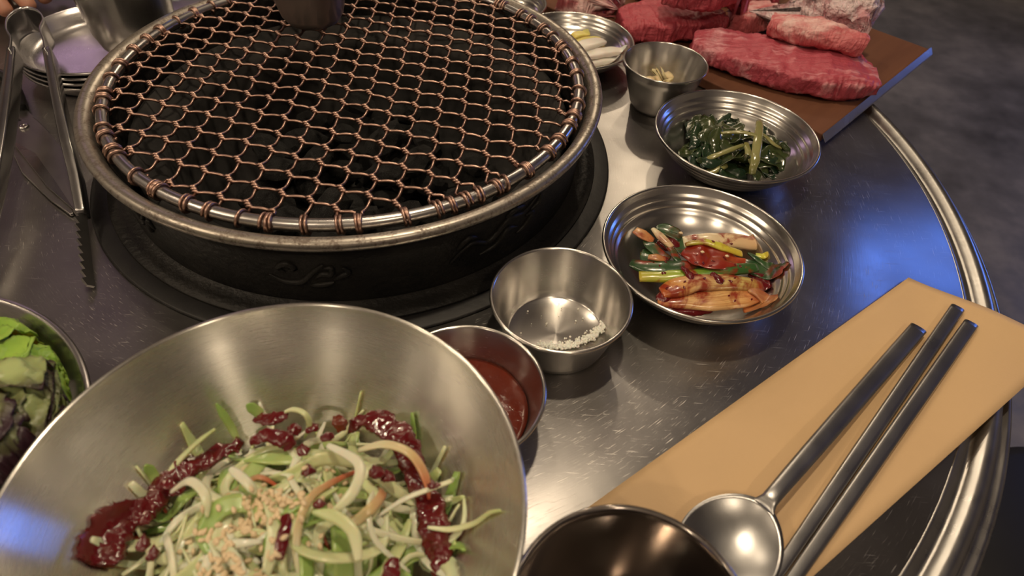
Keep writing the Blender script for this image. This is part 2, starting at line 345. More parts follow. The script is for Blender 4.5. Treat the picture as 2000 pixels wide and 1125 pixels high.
# ------------------------------------------------------------------ room shell
def box_mesh(name, x0, x1, y0, y1, z0, z1): return prism(name, [(x0, y0), (x1, y0), (x1, y1), (x0, y1)], z0, z1)
struct(new_obj('floor', box_mesh('floor', -2.6, 2.8, -2.4, 3.2, -.80, -.75), M['floor'], smooth=False), 'dark mottled polished concrete floor beyond the table', 'floor')
struct(new_obj('ceiling', box_mesh('ceiling', -2.6, 2.8, -2.4, 3.2, 1.75, 1.80), M['ceiling'], smooth=False), 'grey painted ceiling above the table', 'ceiling')
struct(new_obj('wall_back', box_mesh('wall_back', -2.6, 2.8, 3.2, 3.3, -.80, 1.80), M['wall'], smooth=False), 'grey plaster wall beyond the table', 'wall')
struct(new_obj('wall_front', box_mesh('wall_front', -2.6, 2.8, -2.5, -2.4, -.80, 1.80), M['wall'], smooth=False), 'grey plaster wall behind the photographer', 'wall')
struct(new_obj('wall_left', box_mesh('wall_left', -2.7, -2.6, -2.5, 3.3, -.80, 1.80), M['wall'], smooth=False), 'grey plaster wall on the left of the room', 'wall')
struct(new_obj('wall_right', box_mesh('wall_right', 2.8, 2.9, -2.5, 3.3, -.80, 1.80), M['wall'], smooth=False), 'grey plaster wall on the right of the room', 'wall')

# ------------------------------------------------------------------ table
T = tag(empty('round_table', (0, 0, -.75)), 'round brushed stainless steel table with a rolled edge and a grill in its middle', 'table')
def up(o): o.location.z += .75; return o      # parts built in world height, the empty stands on the floor
up(new_obj('table_top', lathe('table_top', [(.166, -.012), (.166, -.0006), (.167, 0), (.30, 0), (.4280, 0), (.4280, -.012)], 160), M['table'], T))
rim = [(.4281, -.012), (.4281, 0), (.4300, -.0008), (.4335, -.0030), (.4350, -.0030), (.4362, -.0018), (.4400, .0012), (.4425, .0018), (.4450, .0012), (.4470, -.0010), (.4480, -.0045), (.4483, -.0085), (.4500, -.0095)] + arc(.4540, -.0110, .0026, 140, -120, 8) + [(.446, -.0136), (.445, -.030), (.434, -.030), (.434, -.012)]
up(new_obj('table_rim', lathe('table_rim', rim, 200), M['table_rim'], T))
up(new_obj('pedestal', lathe('pedestal', [(.16, -.03), (.43, -.03), (.43, -.034), (.20, -.06), (.17, -.10), (.17, -.70), (.28, -.735), (.28, -.75), (.16, -.75), (.15, -.70), (.15, -.10)], 64), M['table_rim'], T))

# ------------------------------------------------------------------ grill
G = tag(empty('charcoal_grill', (0, -.001, 0)), 'black cast iron charcoal grill set into the middle of the steel table', 'grill')
body = [(.1630, .002), (.1632, .008), (.1642, .022), (.1655, .040), (.1672, .0545), (.1640, .0545), (.1605, .045), (.1580, .030), (.1550, .002)]
new_obj('body', lathe('grill_body', body, 160), M['iron'], G)
rimp = [(.1668, .0535), (.1720, .0545), (.1745, .0570), (.1752, .0600), (.1742, .0622), (.1715, .0630), (.1685, .0622), (.1660, .0600), (.1645, .0570), (.1640, .0535)]
new_obj('rim', lathe('grill_rim', rimp, 160), M['rim'], G)
fl = [(.1535, .0015), (.176, .0015), (.1775, .0024), (.1770, .0036), (.1700, .0038), (.1648, .0044), (.1630, .0060), (.1535, .0060)]
new_obj('base_flange', lathe('base_flange', fl, 128), M['iron'], G)
new_obj('seal_ring', lathe('seal_ring', [(.150, .0001), (.188, .0001), (.1885, .0010), (.187, .0018), (.150, .0018)], 128), M['rubber'], G)
pot = [(0, -.110), (.10, -.108), (.140, -.060), (.1520, .004), (.1535, .034), (.1490, .036), (.1455, .026), (.1350, .022), (.1330, .014), (.1290, -.050), (.10, -.086), (0, -.090)]
new_obj('fire_pot', lathe('fire_pot', pot, 96), M['ash'], G)
# relief ornaments cast on the outer wall: curls along the wall surface
def wallp(a, h, d=0.0):
    r = .1630 + max(0, h - .006) * .085 + d
    return Vector((r * math.cos(a), r * math.sin(a), h))
def relief(a0, h0, strokes, s=1.0):
    ms = []
    for st in strokes:
        p = smoothpath([wallp(a0 + s * x / .163, h0 + s * y, .0001) for x, y in st], 26)
        ms.append(loft('stroke', p, [.0006, .0018, .0022, .0017, .0006], [.0005, .0017, .0020, .0016, .0005], 10))
    return new_obj('relief_ornament', join('relief_ornament', ms), M['iron'], G)
curl = [[(-.022, -.002), (-.014, -.007), (-.004, -.006), (.004, .003), (.010, .009)], [(-.012, .001), (-.015, .005), (-.010, .009), (-.006, .005), (-.010, .003)], [(.004, -.003), (.008, .001), (.013, .001), (.014, .006), (.010, .006)], [(.014, -.004), (.018, -.001), (.023, .002), (.020, .006)], [(.000, -.009), (.008, -.008), (.014, -.006)]]
dragon = [[(-.030, -.006), (-.018, .004), (-.006, .000), (.006, .010), (.018, .008), (.028, .014)], [(-.012, -.008), (-.002, -.006), (.006, .002), (.014, -.001)], [(.004, .012), (.010, .015), (.018, .013)], [(.014, -.006), (.020, -.004), (.026, .003), (.020, .004)], [(-.026, .003), (-.020, .009), (-.014, .007)], [(.024, .006), (.030, .008), (.032, .013)]]
scrib = [[(-.010, .006), (-.004, .010), (-.002, .002), (.004, .009)], [(.000, .000), (.002, -.006), (.006, .004), (.008, -.002)], [(-.008, .001), (-.004, -.003), (-.001, .001)]]
relief(math.radians(-88), .030, curl); relief(math.radians(-48), .030, dragon, 1.1); relief(math.radians(-126), .034, scrib)
relief(math.radians(150), .030, curl); relief(math.radians(60), .030, dragon)
# charcoal inside
cm = []
for s in range(5):
    bm = bmesh.new(); bmesh.ops.create_icosphere(bm, subdivisions=2, radius=1)
    for v in bm.verts:
        p = v.co.copy(); m = max(abs(p.x), abs(p.y), abs(p.z)); p = p.lerp(p / m, .55)
        p += noise.noise_vector(p * 1.3 + Vector((s * 7.1, 0, 3))) * .28; v.co = Vector((p.x * 1.45, p.y * .9, p.z * .75))
    me = bpy.data.meshes.new('charcoal_lump'); bm.to_mesh(me); bm.free(); me.materials.append(M['charcoal']); cm.append(me)
spots = []
rr = random.Random(3)
for layer, (zc, rmax, n) in enumerate(((-.062, .090, 20), (-.041, .106, 28), (-.020, .095, 20))):
    k = 0; tries = 0
    while k < n and tries < 900:
        tries += 1; a = rr.uniform(0, 2 * PI); q = rmax * math.sqrt(rr.random()); x, y = q * math.cos(a), q * math.sin(a)
        if all((x - u) ** 2 + (y - v) ** 2 > .026 ** 2 for (u, v, l) in spots if l == layer):
            spots.append((x, y, layer)); k += 1
            ob = new_obj('charcoal_lump', cm[rr.randrange(5)], loc=(x, y - .001, zc + rr.uniform(-.004, .004)), smooth=False)
            ob.rotation_euler = (rr.uniform(-.5, .5), rr.uniform(-.5, .5), rr.uniform(0, 6.3)); s_ = rr.uniform(.0095, .0135); ob.scale = (s_, s_, s_)
            tag(ob, 'dark charcoal lump lying in the grill beneath the wire grate', 'charcoal', 'charcoal lumps under the grate')

# ------------------------------------------------------------------ grate: steel ring and woven copper wires
ZG, RG, TR, WR = .0615, .1585, .0038, .00094
GR = tag(empty('grill_grate', (0, -.001, ZG - TR)), 'round grill grate of hexagonal copper wire netting on a steel ring', 'grate')
GR0 = Vector((0, -.001, ZG - TR))
def part_w(name, me, mat, root, origin):
    o = new_obj(name, me, mat, root); o.location = -Vector(origin); return o
ringp = [Vector((RG * math.cos(a), RG * math.sin(a) - .001, ZG)) for a in [2 * PI * i / 180 for i in range(180)]]
vs, fs = [], []
for i in range(180):
    a = 2 * PI * i / 180; er = Vector((math.cos(a), math.sin(a), 0))
    for k in range(14):
        b = 2 * PI * k / 14; vs.append(tuple(ringp[i] + er * (TR * math.cos(b)) + Vector((0, 0, TR * math.sin(b)))))
for i in range(180):
    for k in range(14):
        fs.append((i * 14 + k, ((i + 1) % 180) * 14 + k, ((i + 1) % 180) * 14 + (k + 1) % 14, i * 14 + (k + 1) % 14))
me = bpy.data.meshes.new('ring'); me.from_pydata(vs, [], fs); part_w('ring', me, M['ring'], GR, GR0)
LA, LB, LO = Vector((.01627, -.00508, 0)), Vector((.00077, -.01697, 0)), Vector((-.01557, -.01695, ZG + .0012))
KD = Vector((math.cos(math.radians(-52.4)), math.sin(math.radians(-52.4)), 0)); KN = Vector((-KD.y, KD.x, 0)); KL = .0074; ZV = Vector((0, 0, 1))
def knot_pt(K, s, ph):      # s 0..1 through the twist
    th = PI - 3 * PI * s + ph
    return K + KD * (KL * (s - .5)) + (KN * math.cos(th) + ZV * math.sin(th)) * (WR * 1.12)
jr = random.Random(11); JIT = {}
def knot_c(i, j):
    if (i, j) not in JIT: JIT[(i, j)] = Vector((jr.gauss(0, .0004), jr.gauss(0, .0004), jr.gauss(0, .0003)))
    return LO + LA * i + LB * j + JIT[(i, j)]
def wire_path(fam, c):
    pts = []
    for q in range(-16, 17):
        K = knot_c(q, c) if fam == 0 else knot_c(c, q); ph = 0 if fam == 0 else PI
        for m in range(13): pts.append(knot_pt(K, m / 12, ph))
        K2 = knot_c(q + 1, c) if fam == 0 else knot_c(c, q + 1)
        e, s2 = knot_pt(K, 1, ph), knot_pt(K2, 0, ph)
        for m in (1, 2, 3, 4): f = m / 5; pts.append(e.lerp(s2, f) + ZV * ((.0006 if fam == 0 else -.0015) * math.sin(PI * f)))
    return pts
ctr = Vector((0, -.001, 0)); RIN = RG - TR - WR - .0025
def ring_wrap(p, inward, turns, pitch):
    """points from the net point p to the ring and round it"""
    d = p - ctr; a = math.atan2(d.y, d.x); out = []; rr_ = TR + WR
    n = int(turns * 16)
    for k in range(n + 1):
        psi = PI - 2 * PI * turns * k / n; b = a + pitch * k / n
        er = Vector((math.cos(b), math.sin(b), 0))
        out.append(ctr + er * (RG + rr_ * math.cos(psi)) + ZV * (ZG + rr_ * math.sin(psi)))
    return out
wr = random.Random(5)
for fam in (0, 1):
    for c in range(-16, 17):
        pts = wire_path(fam, c)
        ins = [i for i, p in enumerate(pts) if (p - ctr).xy.length < RIN]
        if len(ins) < 6: continue
        seg = pts[ins[0]:ins[-1] + 1]
        seg = [p for p in seg if (p - ctr).xy.length < RIN + .0005]
        sg = 1 if wr.random() < .5 else -1
        head = ring_wrap(seg[0], True, wr.choice((1.0, 1.5, 2.0)), sg * wr.uniform(.018, .030))
        tail = ring_wrap(seg[-1], True, wr.choice((1.0, 1.5, 2.0)), -sg * wr.uniform(.018, .030))
        full = head[::-1] + seg + tail
        part_w('wire', loft('wire', full, WR, WR, 7), M['copper'], GR, GR0)

# ------------------------------------------------------------------ steel vessels
VES = []
def vessel_z(ves, r):
    p = ves[1]
    for (r0, z0), (r1, z1) in zip(p, p[1:]):
        if r0 <= r <= r1: return ves[0].z + z0 + (z1 - z0) * (r - r0) / max(r1 - r0, 1e-9)
    return ves[0].z + p[-1][1]
def settle(o, c=.0003):
    """food lies inside its dish: no vertex below the inner wall"""
    m = o.data; n = len(m.vertices); cx = sum(v.co.x for v in m.vertices) / n; cy = sum(v.co.y for v in m.vertices) / n
    ves = min(VES, key=lambda q: (q[0].x - cx) ** 2 + (q[0].y - cy) ** 2); rm = ves[1][-1][0]; zr = ves[0].z + ves[1][-1][1]
    if math.hypot(ves[0].x - cx, ves[0].y - cy) > rm: return o
    for v in m.vertices:
        dx, dy = v.co.x - ves[0].x, v.co.y - ves[0].y; r = math.hypot(dx, dy)
        if r > rm - .0015 and v.co.z < zr + .002: k = (rm - .0015) / r; v.co.x = ves[0].x + dx * k; v.co.y = ves[0].y + dy * k; r = rm - .0015
        v.co.z = max(v.co.z, vessel_z(ves, min(r + .0014, rm)) + c)
    m.update(); return o
def push_out(o, others, gap=.0002, it=3):
    """soft food pressed against what it lies on: vertices inside another piece move to its surface"""
    for q in others:
        bm = bmesh.new(); bm.from_mesh(q.data); tree = BVHTree.FromBMesh(bm); bm.free()
        for _ in range(it):
            k = 0
            for v in o.data.vertices:
                loc, nrm, _i, d = tree.find_nearest(v.co, .03)
                if loc is not None and (v.co - loc).dot(nrm) < 0: v.co = loc + nrm * gap; k += 1
            if not k: break
    o.data.update(); return o
def vessel(name, label, cat, prof_in, thick, loc, mat, foot=None, seg=112, lip=.0011):
    """thin-walled spun vessel; prof_in = inner profile from centre to rim"""
    out = []
    n = len(prof_in)
    for i in range(n - 1, -1, -1):
        r, z = prof_in[i]
        a = prof_in[max(i - 1, 0)]; b = prof_in[min(i + 1, n - 1)]
        tx, tz = b[0] - a[0], b[1] - a[1]; L = math.hypot(tx, tz) or 1
        q = (r + thick * tz / L, z - thick * tx / L)
        out.append((max(q[0], 0) if r > 1e-6 else 0, q[1]))
    zmin = min(z for _, z in out)
    rimr, rimz = prof_in[-1]
    roll = arc(rimr + lip * .55, rimz, lip, 170, -100, 9)
    prof = [(r, z - zmin) for r, z in (prof_in[:-1] + roll + out[1:])]
    VES.append((Vector(loc), [(r, z - zmin) for r, z in prof_in]))
    o = new_obj(name, lathe(name, prof, seg), mat, loc=loc); tag(o, label, cat); return o
def dish_prof(R=.0592, h=.030):
    k = R / .0592; hk = h / .030
    p = [(0, .0022), (.014, .0023), (.026, .0030), (.036, .0056), (.043, .0098), (.0480, .0150), (.0497, .0174), (.0510, .0180), (.0516, .0192), (.0524, .0212), (.0537, .0219), (.0543, .0231), (.0551, .0251), (.0564, .0258), (.0570, .0270), (.0580, .0286), (.0592, .0300)]
    return [(r * k, z * hk) for r, z in p]
SCAL = Vector((.2348, -.1205, .0002)); SEA = Vector((.2805, .0085, .0002)); SALT = Vector((.1483, -.1730, .0002)); SAUCE = Vector((.1013, -.2372, .0002))
vessel('side_dish', 'shallow steel dish holding red seasoned scallions', 'dish', dish_prof(), .0008, SCAL, M['steel_step'])
vessel('side_dish', 'shallow steel dish holding dark green seaweed', 'dish', dish_prof(), .0008, SEA, M['steel_step'])
ONI = Vector((.1620, .1530, .0019))
vessel('side_dish', 'shallow steel dish of white pickle strips beside the grill', 'dish', dish_prof(.0535, .0225), .0008, ONI, M['steel_step'])
OTH = Vector((.0946, .2255, .0002))
vessel('side_dish', 'empty shallow steel dish between the grill and the meat tray, mostly hidden', 'dish', dish_prof(.0410, .022), .0008, OTH, M['steel_step'])
small = [(0, .0012), (.020, .0012), (.0276, .0013), (.0288, .0021), (.0302, .0070), (.0335, .0190), (.0364, .0290), (.0380, .0330)]
vessel('small_bowl', 'small steel bowl with coarse salt on its bottom', 'bowl', small, .0008, SALT, M['steel_dish'])
vessel('small_bowl', 'small steel bowl filled with red brown dipping sauce', 'bowl', small, .0008, SAUCE, M['steel_dish'])
GAR = Vector((.2345, .0890, .0002))
vessel('sauce_cup', 'small deep steel cup with chopped garlic inside', 'cup', [(0, .0012), (.016, .0012), (.0205, .0018), (.0225, .0050), (.0262, .0170), (.0305, .0300), (.0335, .0400)], .0008, GAR, M['steel_dish'], lip=.0008)
BIG = Vector((.0393, -.3172, .0003))
bigp = [(0, .0015), (.020, .0015), (.0300, .0020), (.0380, .0055), (.0470, .0140), (.0560, .0255), (.0655, .0390), (.0760, .0540), (.0840, .0655), (.0890, .0725), (.0905, .0750)]
vessel('salad_bowl', 'large brushed steel bowl of shredded scallion salad', 'bowl', bigp, .0009, BIG, M['steel_bowl'], seg=160)
LET = Vector((-.1485, -.3150, .0003))
vessel('lettuce_bowl', 'wide pale steel bowl heaped with lettuce leaves', 'bowl', [(0, .0015), (.055, .0018), (.072, .0060), (.084, .0200), (.092, .0360), (.097, .0470), (.1005, .0505)], .0009, LET, M['steel_plate'], seg=120, lip=.0018)
CUP = Vector((.1690, -.3475, .0003))
vessel('drinking_cup', 'empty polished steel cup beside the spoon', 'cup', [(0, .0012), (.024, .0012), (.0290, .0020), (.0310, .0050), (.0350, .0220), (.0390, .0420), (.0412, .0540), (.0420, .0590)], .0009, CUP, M['steel_mirror'], seg=120, lip=.0012)
# stacked plates with a tall cup standing in them, far left
STK = Vector((-.238, .0985, .0003))
for k in range(4):
    vessel('stacked_plate', ['bottom shallow steel plate of the stack behind the tongs', 'second steel plate from the bottom of the stack behind the tongs', 'third steel plate from the bottom of the stack behind the tongs', 'top steel plate of the stack, a tall cup standing in it'][k], 'plate',
           [(0, .0012), (.045, .0012), (.0545, .0018), (.0580, .0050), (.0600, .0100), (.0625, .0125), (.0640, .0130)], .0008, STK + Vector((0, 0, k * .0045)), M['steel_plate'])['group'] = 'stacked steel plates'
vessel('water_cup', 'tall tapered steel cup standing in the stacked plates', 'cup', [(0, .0012), (.019, .0012), (.0245, .0030), (.0285, .0085), (.0320, .0200), (.0345, .0500), (.0375, .0800), (.0400, .1050), (.0405, .1080)], .0009, STK + Vector((.028, .006, .0143)), M['steel_dish'], lip=.0012)
vessel('grate_cup', 'small tapered steel cup standing on the copper wire grate', 'cup', [(0, .0012), (.014, .0012), (.0190, .0028), (.0225, .0080), (.0250, .0180), (.0278, .0380), (.0300, .0560), (.0310, .0640)], .0009, (-.0445, .0700, ZG + .0032), M['steel_dull'], lip=.001)

# dip and salt
def disc_surface(name, R, z, loc, mat, amp=.0006, seg=64, rings=14, blob=0.0, seed=0.0, depth=.006):
    vs = [(0, 0, z)]; fs = []
    for i in range(1, rings + 1):
        for k in range(seg):
            a = 2 * PI * k / seg; r = R * i / rings * (1 + blob * noise.noise(Vector((math.cos(a) * 1.6 + seed, math.sin(a) * 1.6, seed))))
            e = 1 - (i / rings) ** 6
            vs.append((r * math.cos(a), r * math.sin(a), z + amp * noise.noise(Vector((r * math.cos(a) * 90, r * math.sin(a) * 90, seed))) - (1 - e) * .0015))
    for k in range(seg): fs.append((0, 1 + k, 1 + (k + 1) % seg))
    for i in range(rings - 1):
        for k in range(seg):
            a = 1 + i * seg + k; b = 1 + i * seg + (k + 1) % seg; fs.append((a, a + seg, b + seg, b))
    b0 = len(vs); last = 1 + (rings - 1) * seg
    for k in range(seg): v = vs[last + k]; vs.append((v[0] * .8, v[1] * .8, z - depth))
    for k in range(seg): fs.append((last + k, b0 + k, b0 + (k + 1) % seg, last + (k + 1) % seg))
    fs.append(tuple(b0 + k for k in range(seg))[::-1])
    me = bpy.data.meshes.new(name); me.from_pydata(vs, [], fs); return new_obj(name, me, mat, loc=loc)
tag(disc_surface('dipping_sauce', .0318, .0160, SAUCE + Vector((0, 0, 0)), M['ssamjang'], .0009, depth=.0145), 'thick red brown dipping sauce in a small steel bowl', 'sauce')
sr = random.Random(21); bm = bmesh.new()
def grain(x, y, z, s):
    m = Matrix.Translation((x, y, z)) @ Matrix.Rotation(sr.uniform(0, 6), 4, 'Z') @ Matrix.Rotation(sr.uniform(0, 6), 4, 'X') @ Matrix.Diagonal((s, s * sr.uniform(.7, 1.2), s * sr.uniform(.6, 1.1), 1))
    r = bmesh.ops.create_icosphere(bm, subdivisions=1, radius=1.0)
    for v in r['verts']: v.co = m @ (v.co * sr.uniform(.75, 1.2))
for k in range(640):
    t_ = sr.random(); arcp = [at(1052, 671, .0025), at(1085, 676, .0025), at(1120, 672, .0025), at(1150, 660, .0025), at(1172, 642, .0025), at(1184, 622, .0025)]
    x_ = t_ * 5; i_ = min(int(x_), 4); c_ = arcp[i_].lerp(arcp[i_ + 1], x_ - i_); wv = math.sin(PI * (.08 + .84 * t_)) ** .7
    off = abs(sr.gauss(0, .0030)) * wv; dn = (Vector((SALT.x, SALT.y, c_.z)) - c_).normalized(); p_ = c_ + dn * (off - .0030 * wv) + Vector((sr.gauss(0, .0006), sr.gauss(0, .0006), 0))
    s = sr.uniform(.0005, .0010)
    grain(p_.x, p_.y, SALT.z + .0018 + s * .4 + max(0, .0022 * wv - off * .5) * sr.random(), s)
for k in range(26):
    a = sr.uniform(0, 6.3); q = .024 * math.sqrt(sr.random()); s = sr.uniform(.0003, .0007)
    grain(SALT.x + q * math.cos(a), SALT.y + q * math.sin(a), SALT.z + .0016 + s * .5, s)
me = bpy.data.meshes.new('coarse_salt'); bm.to_mesh(me); bm.free()
tag(new_obj('coarse_salt', me, M['salt'], smooth=False), 'small heap of coarse white salt grains in a small steel bowl', 'salt', kind='stuff')

# garlic bits, pickles
gr_ = random.Random(4); GPC = []; PKL = []
for k in range(9):
    a = k * 2.094 + (k // 3) * 1.05 + gr_.uniform(-.15, .15); q = .0098; z = .0165 + .0054 * (k // 3)
    p = GAR + Vector((q * math.cos(a) + .001, q * math.sin(a) + .002, z))
    d = Vector((gr_.uniform(-1, 1), gr_.uniform(-1, 1), gr_.uniform(-.1, .1))).normalized() * .0058
    o = new_obj('garlic_piece', loft('garlic_piece', [p - d, p - d * .5, p, p + d * .5, p + d], [.002, .0052, .0060, .0050, .0018], [.001, .0026, .0030, .0024, .0009], 10, namp=.0014, nscale=180, seed=k * 3.1), M['garlic'])
    tag(o, 'pale yellow piece of chopped garlic in the deep steel cup', 'garlic', 'garlic pieces in the cup')
    settle(o); push_out(o, GPC); settle(o); GPC.append(o)
for k, (a, b, z, wd, mt, lb) in enumerate((((1140, 110), (1220, 99), .0140, .0060, 'onion', 'long white pickle strip with a pointed end'), ((1130, 94), (1180, 80), .0185, .0070, 'onion', 'wide white pickle strip lying on top of the others'), ((1120, 90), (1172, 76), .0120, .0060, 'onion_yellow', 'yellow edged pickle strip at the back of the dish'), ((1150, 125), (1206, 116), .0085, .0048, 'onion', 'white pickle strip lowest in the dish'), ((1118, 74), (1150, 68), .0100, .0050, 'onion_yellow', 'small yellow pickle piece by the dish wall'))):
    A, B = at(*a, z), at(*b, z); A.z = B.z = z
    mid = (A + B) / 2 + Vector((0, 0, .0012))
    pk = tag(new_obj('pickle_strip', loft('pickle_strip', smoothpath([A, mid, B], 14), [wd * .8, wd, wd, wd * .85, wd * .5], [.0022, .0026, .0026, .0022, .0014], 16, power=5, namp=.0009, nscale=120, seed=k), M[mt]), lb + ' beside the grill', 'pickle'); settle(pk); push_out(pk, PKL); settle(pk); PKL.append(pk)

# ------------------------------------------------------------------ seasoned scallions in the dish
def strip(name, label, cat, pix, z, wd, th, mat, sides=12, n=26, power=2.2, namp=.0007, ns=130, twist=0.0, cup=0.0, group=None, seed=None):
    zs = z if isinstance(z, (list, tuple)) else [z] * len(pix)
    P = []
    for (x, y), zz in zip(pix, zs):
        q = at(x, y, zz); P.append(q)
    o = new_obj(name, loft(name, smoothpath(P, n), wd, th, sides, power=power, namp=namp, nscale=ns, seed=seed if seed is not None else len(bpy.data.objects) * .37, twist=twist, cup=cup), M[mat])
    settle(o); return tag(o, label, cat, group)
KS = 'scallion'
strip('seasoned_scallion', 'broad pale scallion base fanned out along the dish front with red sauce', KS, [(1284, 590), (1330, 588), (1390, 585), (1440, 578), (1478, 572)], [.0115, .0125, .013, .013, .014], [.0022, .0055, .0085, .0095, .0070], [.0012, .0026, .0032, .0030, .002], 'k_white')
strip('seasoned_scallion', 'curled orange red scallion end at the dish front', KS, [(1462, 566), (1482, 575), (1496, 592), (1480, 604), (1452, 607)], [.016, .016, .013, .011, .010], [.002, .0040, .0048, .0040, .0020], [.0010, .0016, .0018, .0014, .0008], 'k_orange', cup=.25)
strip('seasoned_scallion', 'white scallion stalk with an orange red root end', KS, [(1291, 572), (1318, 563), (1365, 552), (1425, 552), (1488, 560)], [.0145, .0165, .0175, .017, .0150], [.0040, .0068, .0066, .0058, .0040], [.002, .0036, .0036, .0032, .002], 'k_pale')
strip('seasoned_scallion', 'yellow green scallion stalk turning dark green along its length', KS, [(1248, 540), (1300, 540), (1360, 536), (1420, 528), (1478, 522)], [.0130, .0145, .0165, .018, .0185], [.0042, .0046, .0044, .0046, .0035], [.0022, .0026, .0026, .0024, .0016], 'k_yellow')
strip('seasoned_scallion', 'dark green scallion leaf lying above the yellow green stalk', KS, [(1231, 513), (1262, 521), (1310, 523), (1372, 516)], [.0120, .014, .0155, .017], [.0035, .0060, .0062, .0030], [.0014, .0024, .0024, .0014], 'k_green')
strip('seasoned_scallion', 'cream white scallion stalk at the back of the dish', KS, [(1334, 474), (1380, 470), (1430, 470), (1474, 476)], [.0150, .0170, .0170, .0150], [.0050, .0062, .0064, .0062], [.0026, .0030, .0030, .0026], 'k_cream')
strip('seasoned_scallion', 'wide leaf thickly coated in red chili sauce amid the scallions', KS, [(1340, 490), (1368, 494), (1405, 503), (1456, 514)], [.0175, .020, .020, .0170], [.0060, .0135, .0115, .0020], [.0010, .0018, .0018, .0008], 'k_red', cup=.12, namp=.0030, ns=110, n=50, sides=24)
strip('seasoned_scallion', 'thin yellow green scallion edge above the chili coated leaf', KS, [(1338, 478), (1374, 472), (1410, 482), (1448, 496)], [.020, .0225, .0225, .0185], [.0016, .0026, .0034, .0026], [.0009, .0014, .0016, .0010], 'k_lime')
strip('seasoned_scallion', 'orange scallion tip leaning out at the back of the dish', KS, [(1240, 450), (1256, 459), (1276, 470)], [.0165, .0165, .0150], [.0034, .0044, .0026], [.0010, .0014, .0008], 'k_orange', cup=.2, n=14)
strip('seasoned_scallion', 'pale orange scallion sliver crossing the dark leaves', KS, [(1275, 447), (1290, 462), (1312, 484)], [.0190, .0190, .0170], [.0016, .0030, .0020], [.001, .0017, .001], 'k_cream', n=14)
strip('seasoned_scallion', 'small orange piece between the green leaves', KS, [(1266, 502), (1285, 503), (1303, 506)], [.0165, .0175, .0165], [.0022, .0032, .0018], [.0009, .0012, .0007], 'k_orange', n=14)
strip('seasoned_scallion', 'yellowish scallion tip by the right wall of its dish', KS, [(1476, 498), (1486, 500), (1496, 504)], [.0140, .0140, .0130], [.002, .0026, .002], [.001, .0014, .001], 'k_lime', n=12)
for k, (pix, zz, wd) in enumerate((([(1282, 444), (1305, 452), (1330, 470)], .0150, .0058), ([(1262, 486), (1268, 500), (1262, 520)], .0130, .0056), ([(1258, 470), (1280, 490), (1310, 505)], .0150, .0040), ([(1298, 470), (1318, 500), (1332, 515)], .0170, .0024), ([(1305, 455), (1330, 480), (1336, 500)], .0150, .0060), ([(1460, 495), (1490, 515), (1522, 535)], .0140, .0022), ([(1450, 510), (1482, 530), (1520, 545)], .0125, .0060), ([(1470, 522), (1490, 540), (1524, 540)], .0110, .0040), ([(1370, 514), (1420, 524), (1470, 520)], .0190, .0030))):
    strip('scallion_leaf', 'dark green wilted scallion leaf among the red seasoned scallions', KS, pix, zz, [wd * .4, wd, wd, wd * .4], [.0006, .0012, .0012, .0006], 'k_green', n=18, cup=.2, group='green leaves in the seasoned scallions', namp=.0012)
for k, (pix, zz, wd, th) in enumerate((([(1290, 595), (1340, 606), (1390, 603)], .0085, .0042, .0028), ([(1452, 560), (1478, 556), (1502, 560)], .0115, .0048, .0026), ([(1285, 470), (1310, 478), (1335, 478)], .0140, .0052, .0028), ([(1462, 535), (1484, 544), (1500, 554)], .0110, .0045, .0026), ([(1286, 572), (1296, 580), (1310, 585)], .0125, .0044, .003), ([(1330, 520), (1345, 535), (1350, 548)], .0195, .0026, .0014), ([(1390, 535), (1402, 545), (1412, 552)], .0200, .0032, .0014))):
    strip('chili_paste', 'clump of red chili paste clinging to the seasoned scallions', 'sauce', pix, zz, [wd * .5, wd, wd, wd * .5], [th * .5, th, th, th * .5], 'chili', n=16, group='chili paste on the seasoned scallions', namp=.0012, ns=260)
for k, (x, y, z) in enumerate(((1458, 592, .014), (1372, 492, .0245), (1420, 500, .024), (1330, 455, .019))):
    q = at(x, y, z); strip('sesame_seed', 'sesame seed stuck on the red seasoned scallions', 'seed', [(x - 4, y - 1), (x, y), (x + 4, y + 1)], z, [.0004, .0011, .0003], [.0003, .0008, .0003], 'sesame', n=7, group='seeds on the seasoned scallions', namp=0)

fk = random.Random(12); fm = loft('chili_flake', [Vector((x, 0, 0)) for x in (-.0010, -.0004, .0004, .0010)], [.0003, .0008, .0007, .0002], .00022, 8, namp=.0004, nscale=900); fm.materials.append(M['chili'])
for k in range(46):
    x, y = fk.gauss(1385, 62), fk.gauss(520, 36); p = at(x, y, .0195)
    hit = None
    for ob in list(COL.objects):
        if ob.name.startswith(('seasoned_scallion', 'scallion_leaf')):
            ok, loc, nrm, _ = ob.ray_cast(Vector((p.x, p.y, .08)), Vector((0, 0, -1)))
            if ok and (hit is None or loc.z > hit[0].z): hit = (loc, nrm)
    if hit is None: continue
    o = bpy.data.objects.new('chili_flake', fm); COL.objects.link(o); o.location = hit[0] + hit[1] * .0001; o.rotation_mode = 'QUATERNION'
    o.rotation_quaternion = hit[1].to_track_quat('Z', 'X') @ Matrix.Rotation(fk.uniform(0, 6.3), 3, 'Z').to_quaternion(); s_ = fk.uniform(.6, 1.3); o.scale = (s_, s_, s_)
    tag(o, 'red chili flake stuck to the seasoned scallions', 'flake', 'chili flakes on the seasoned scallions')
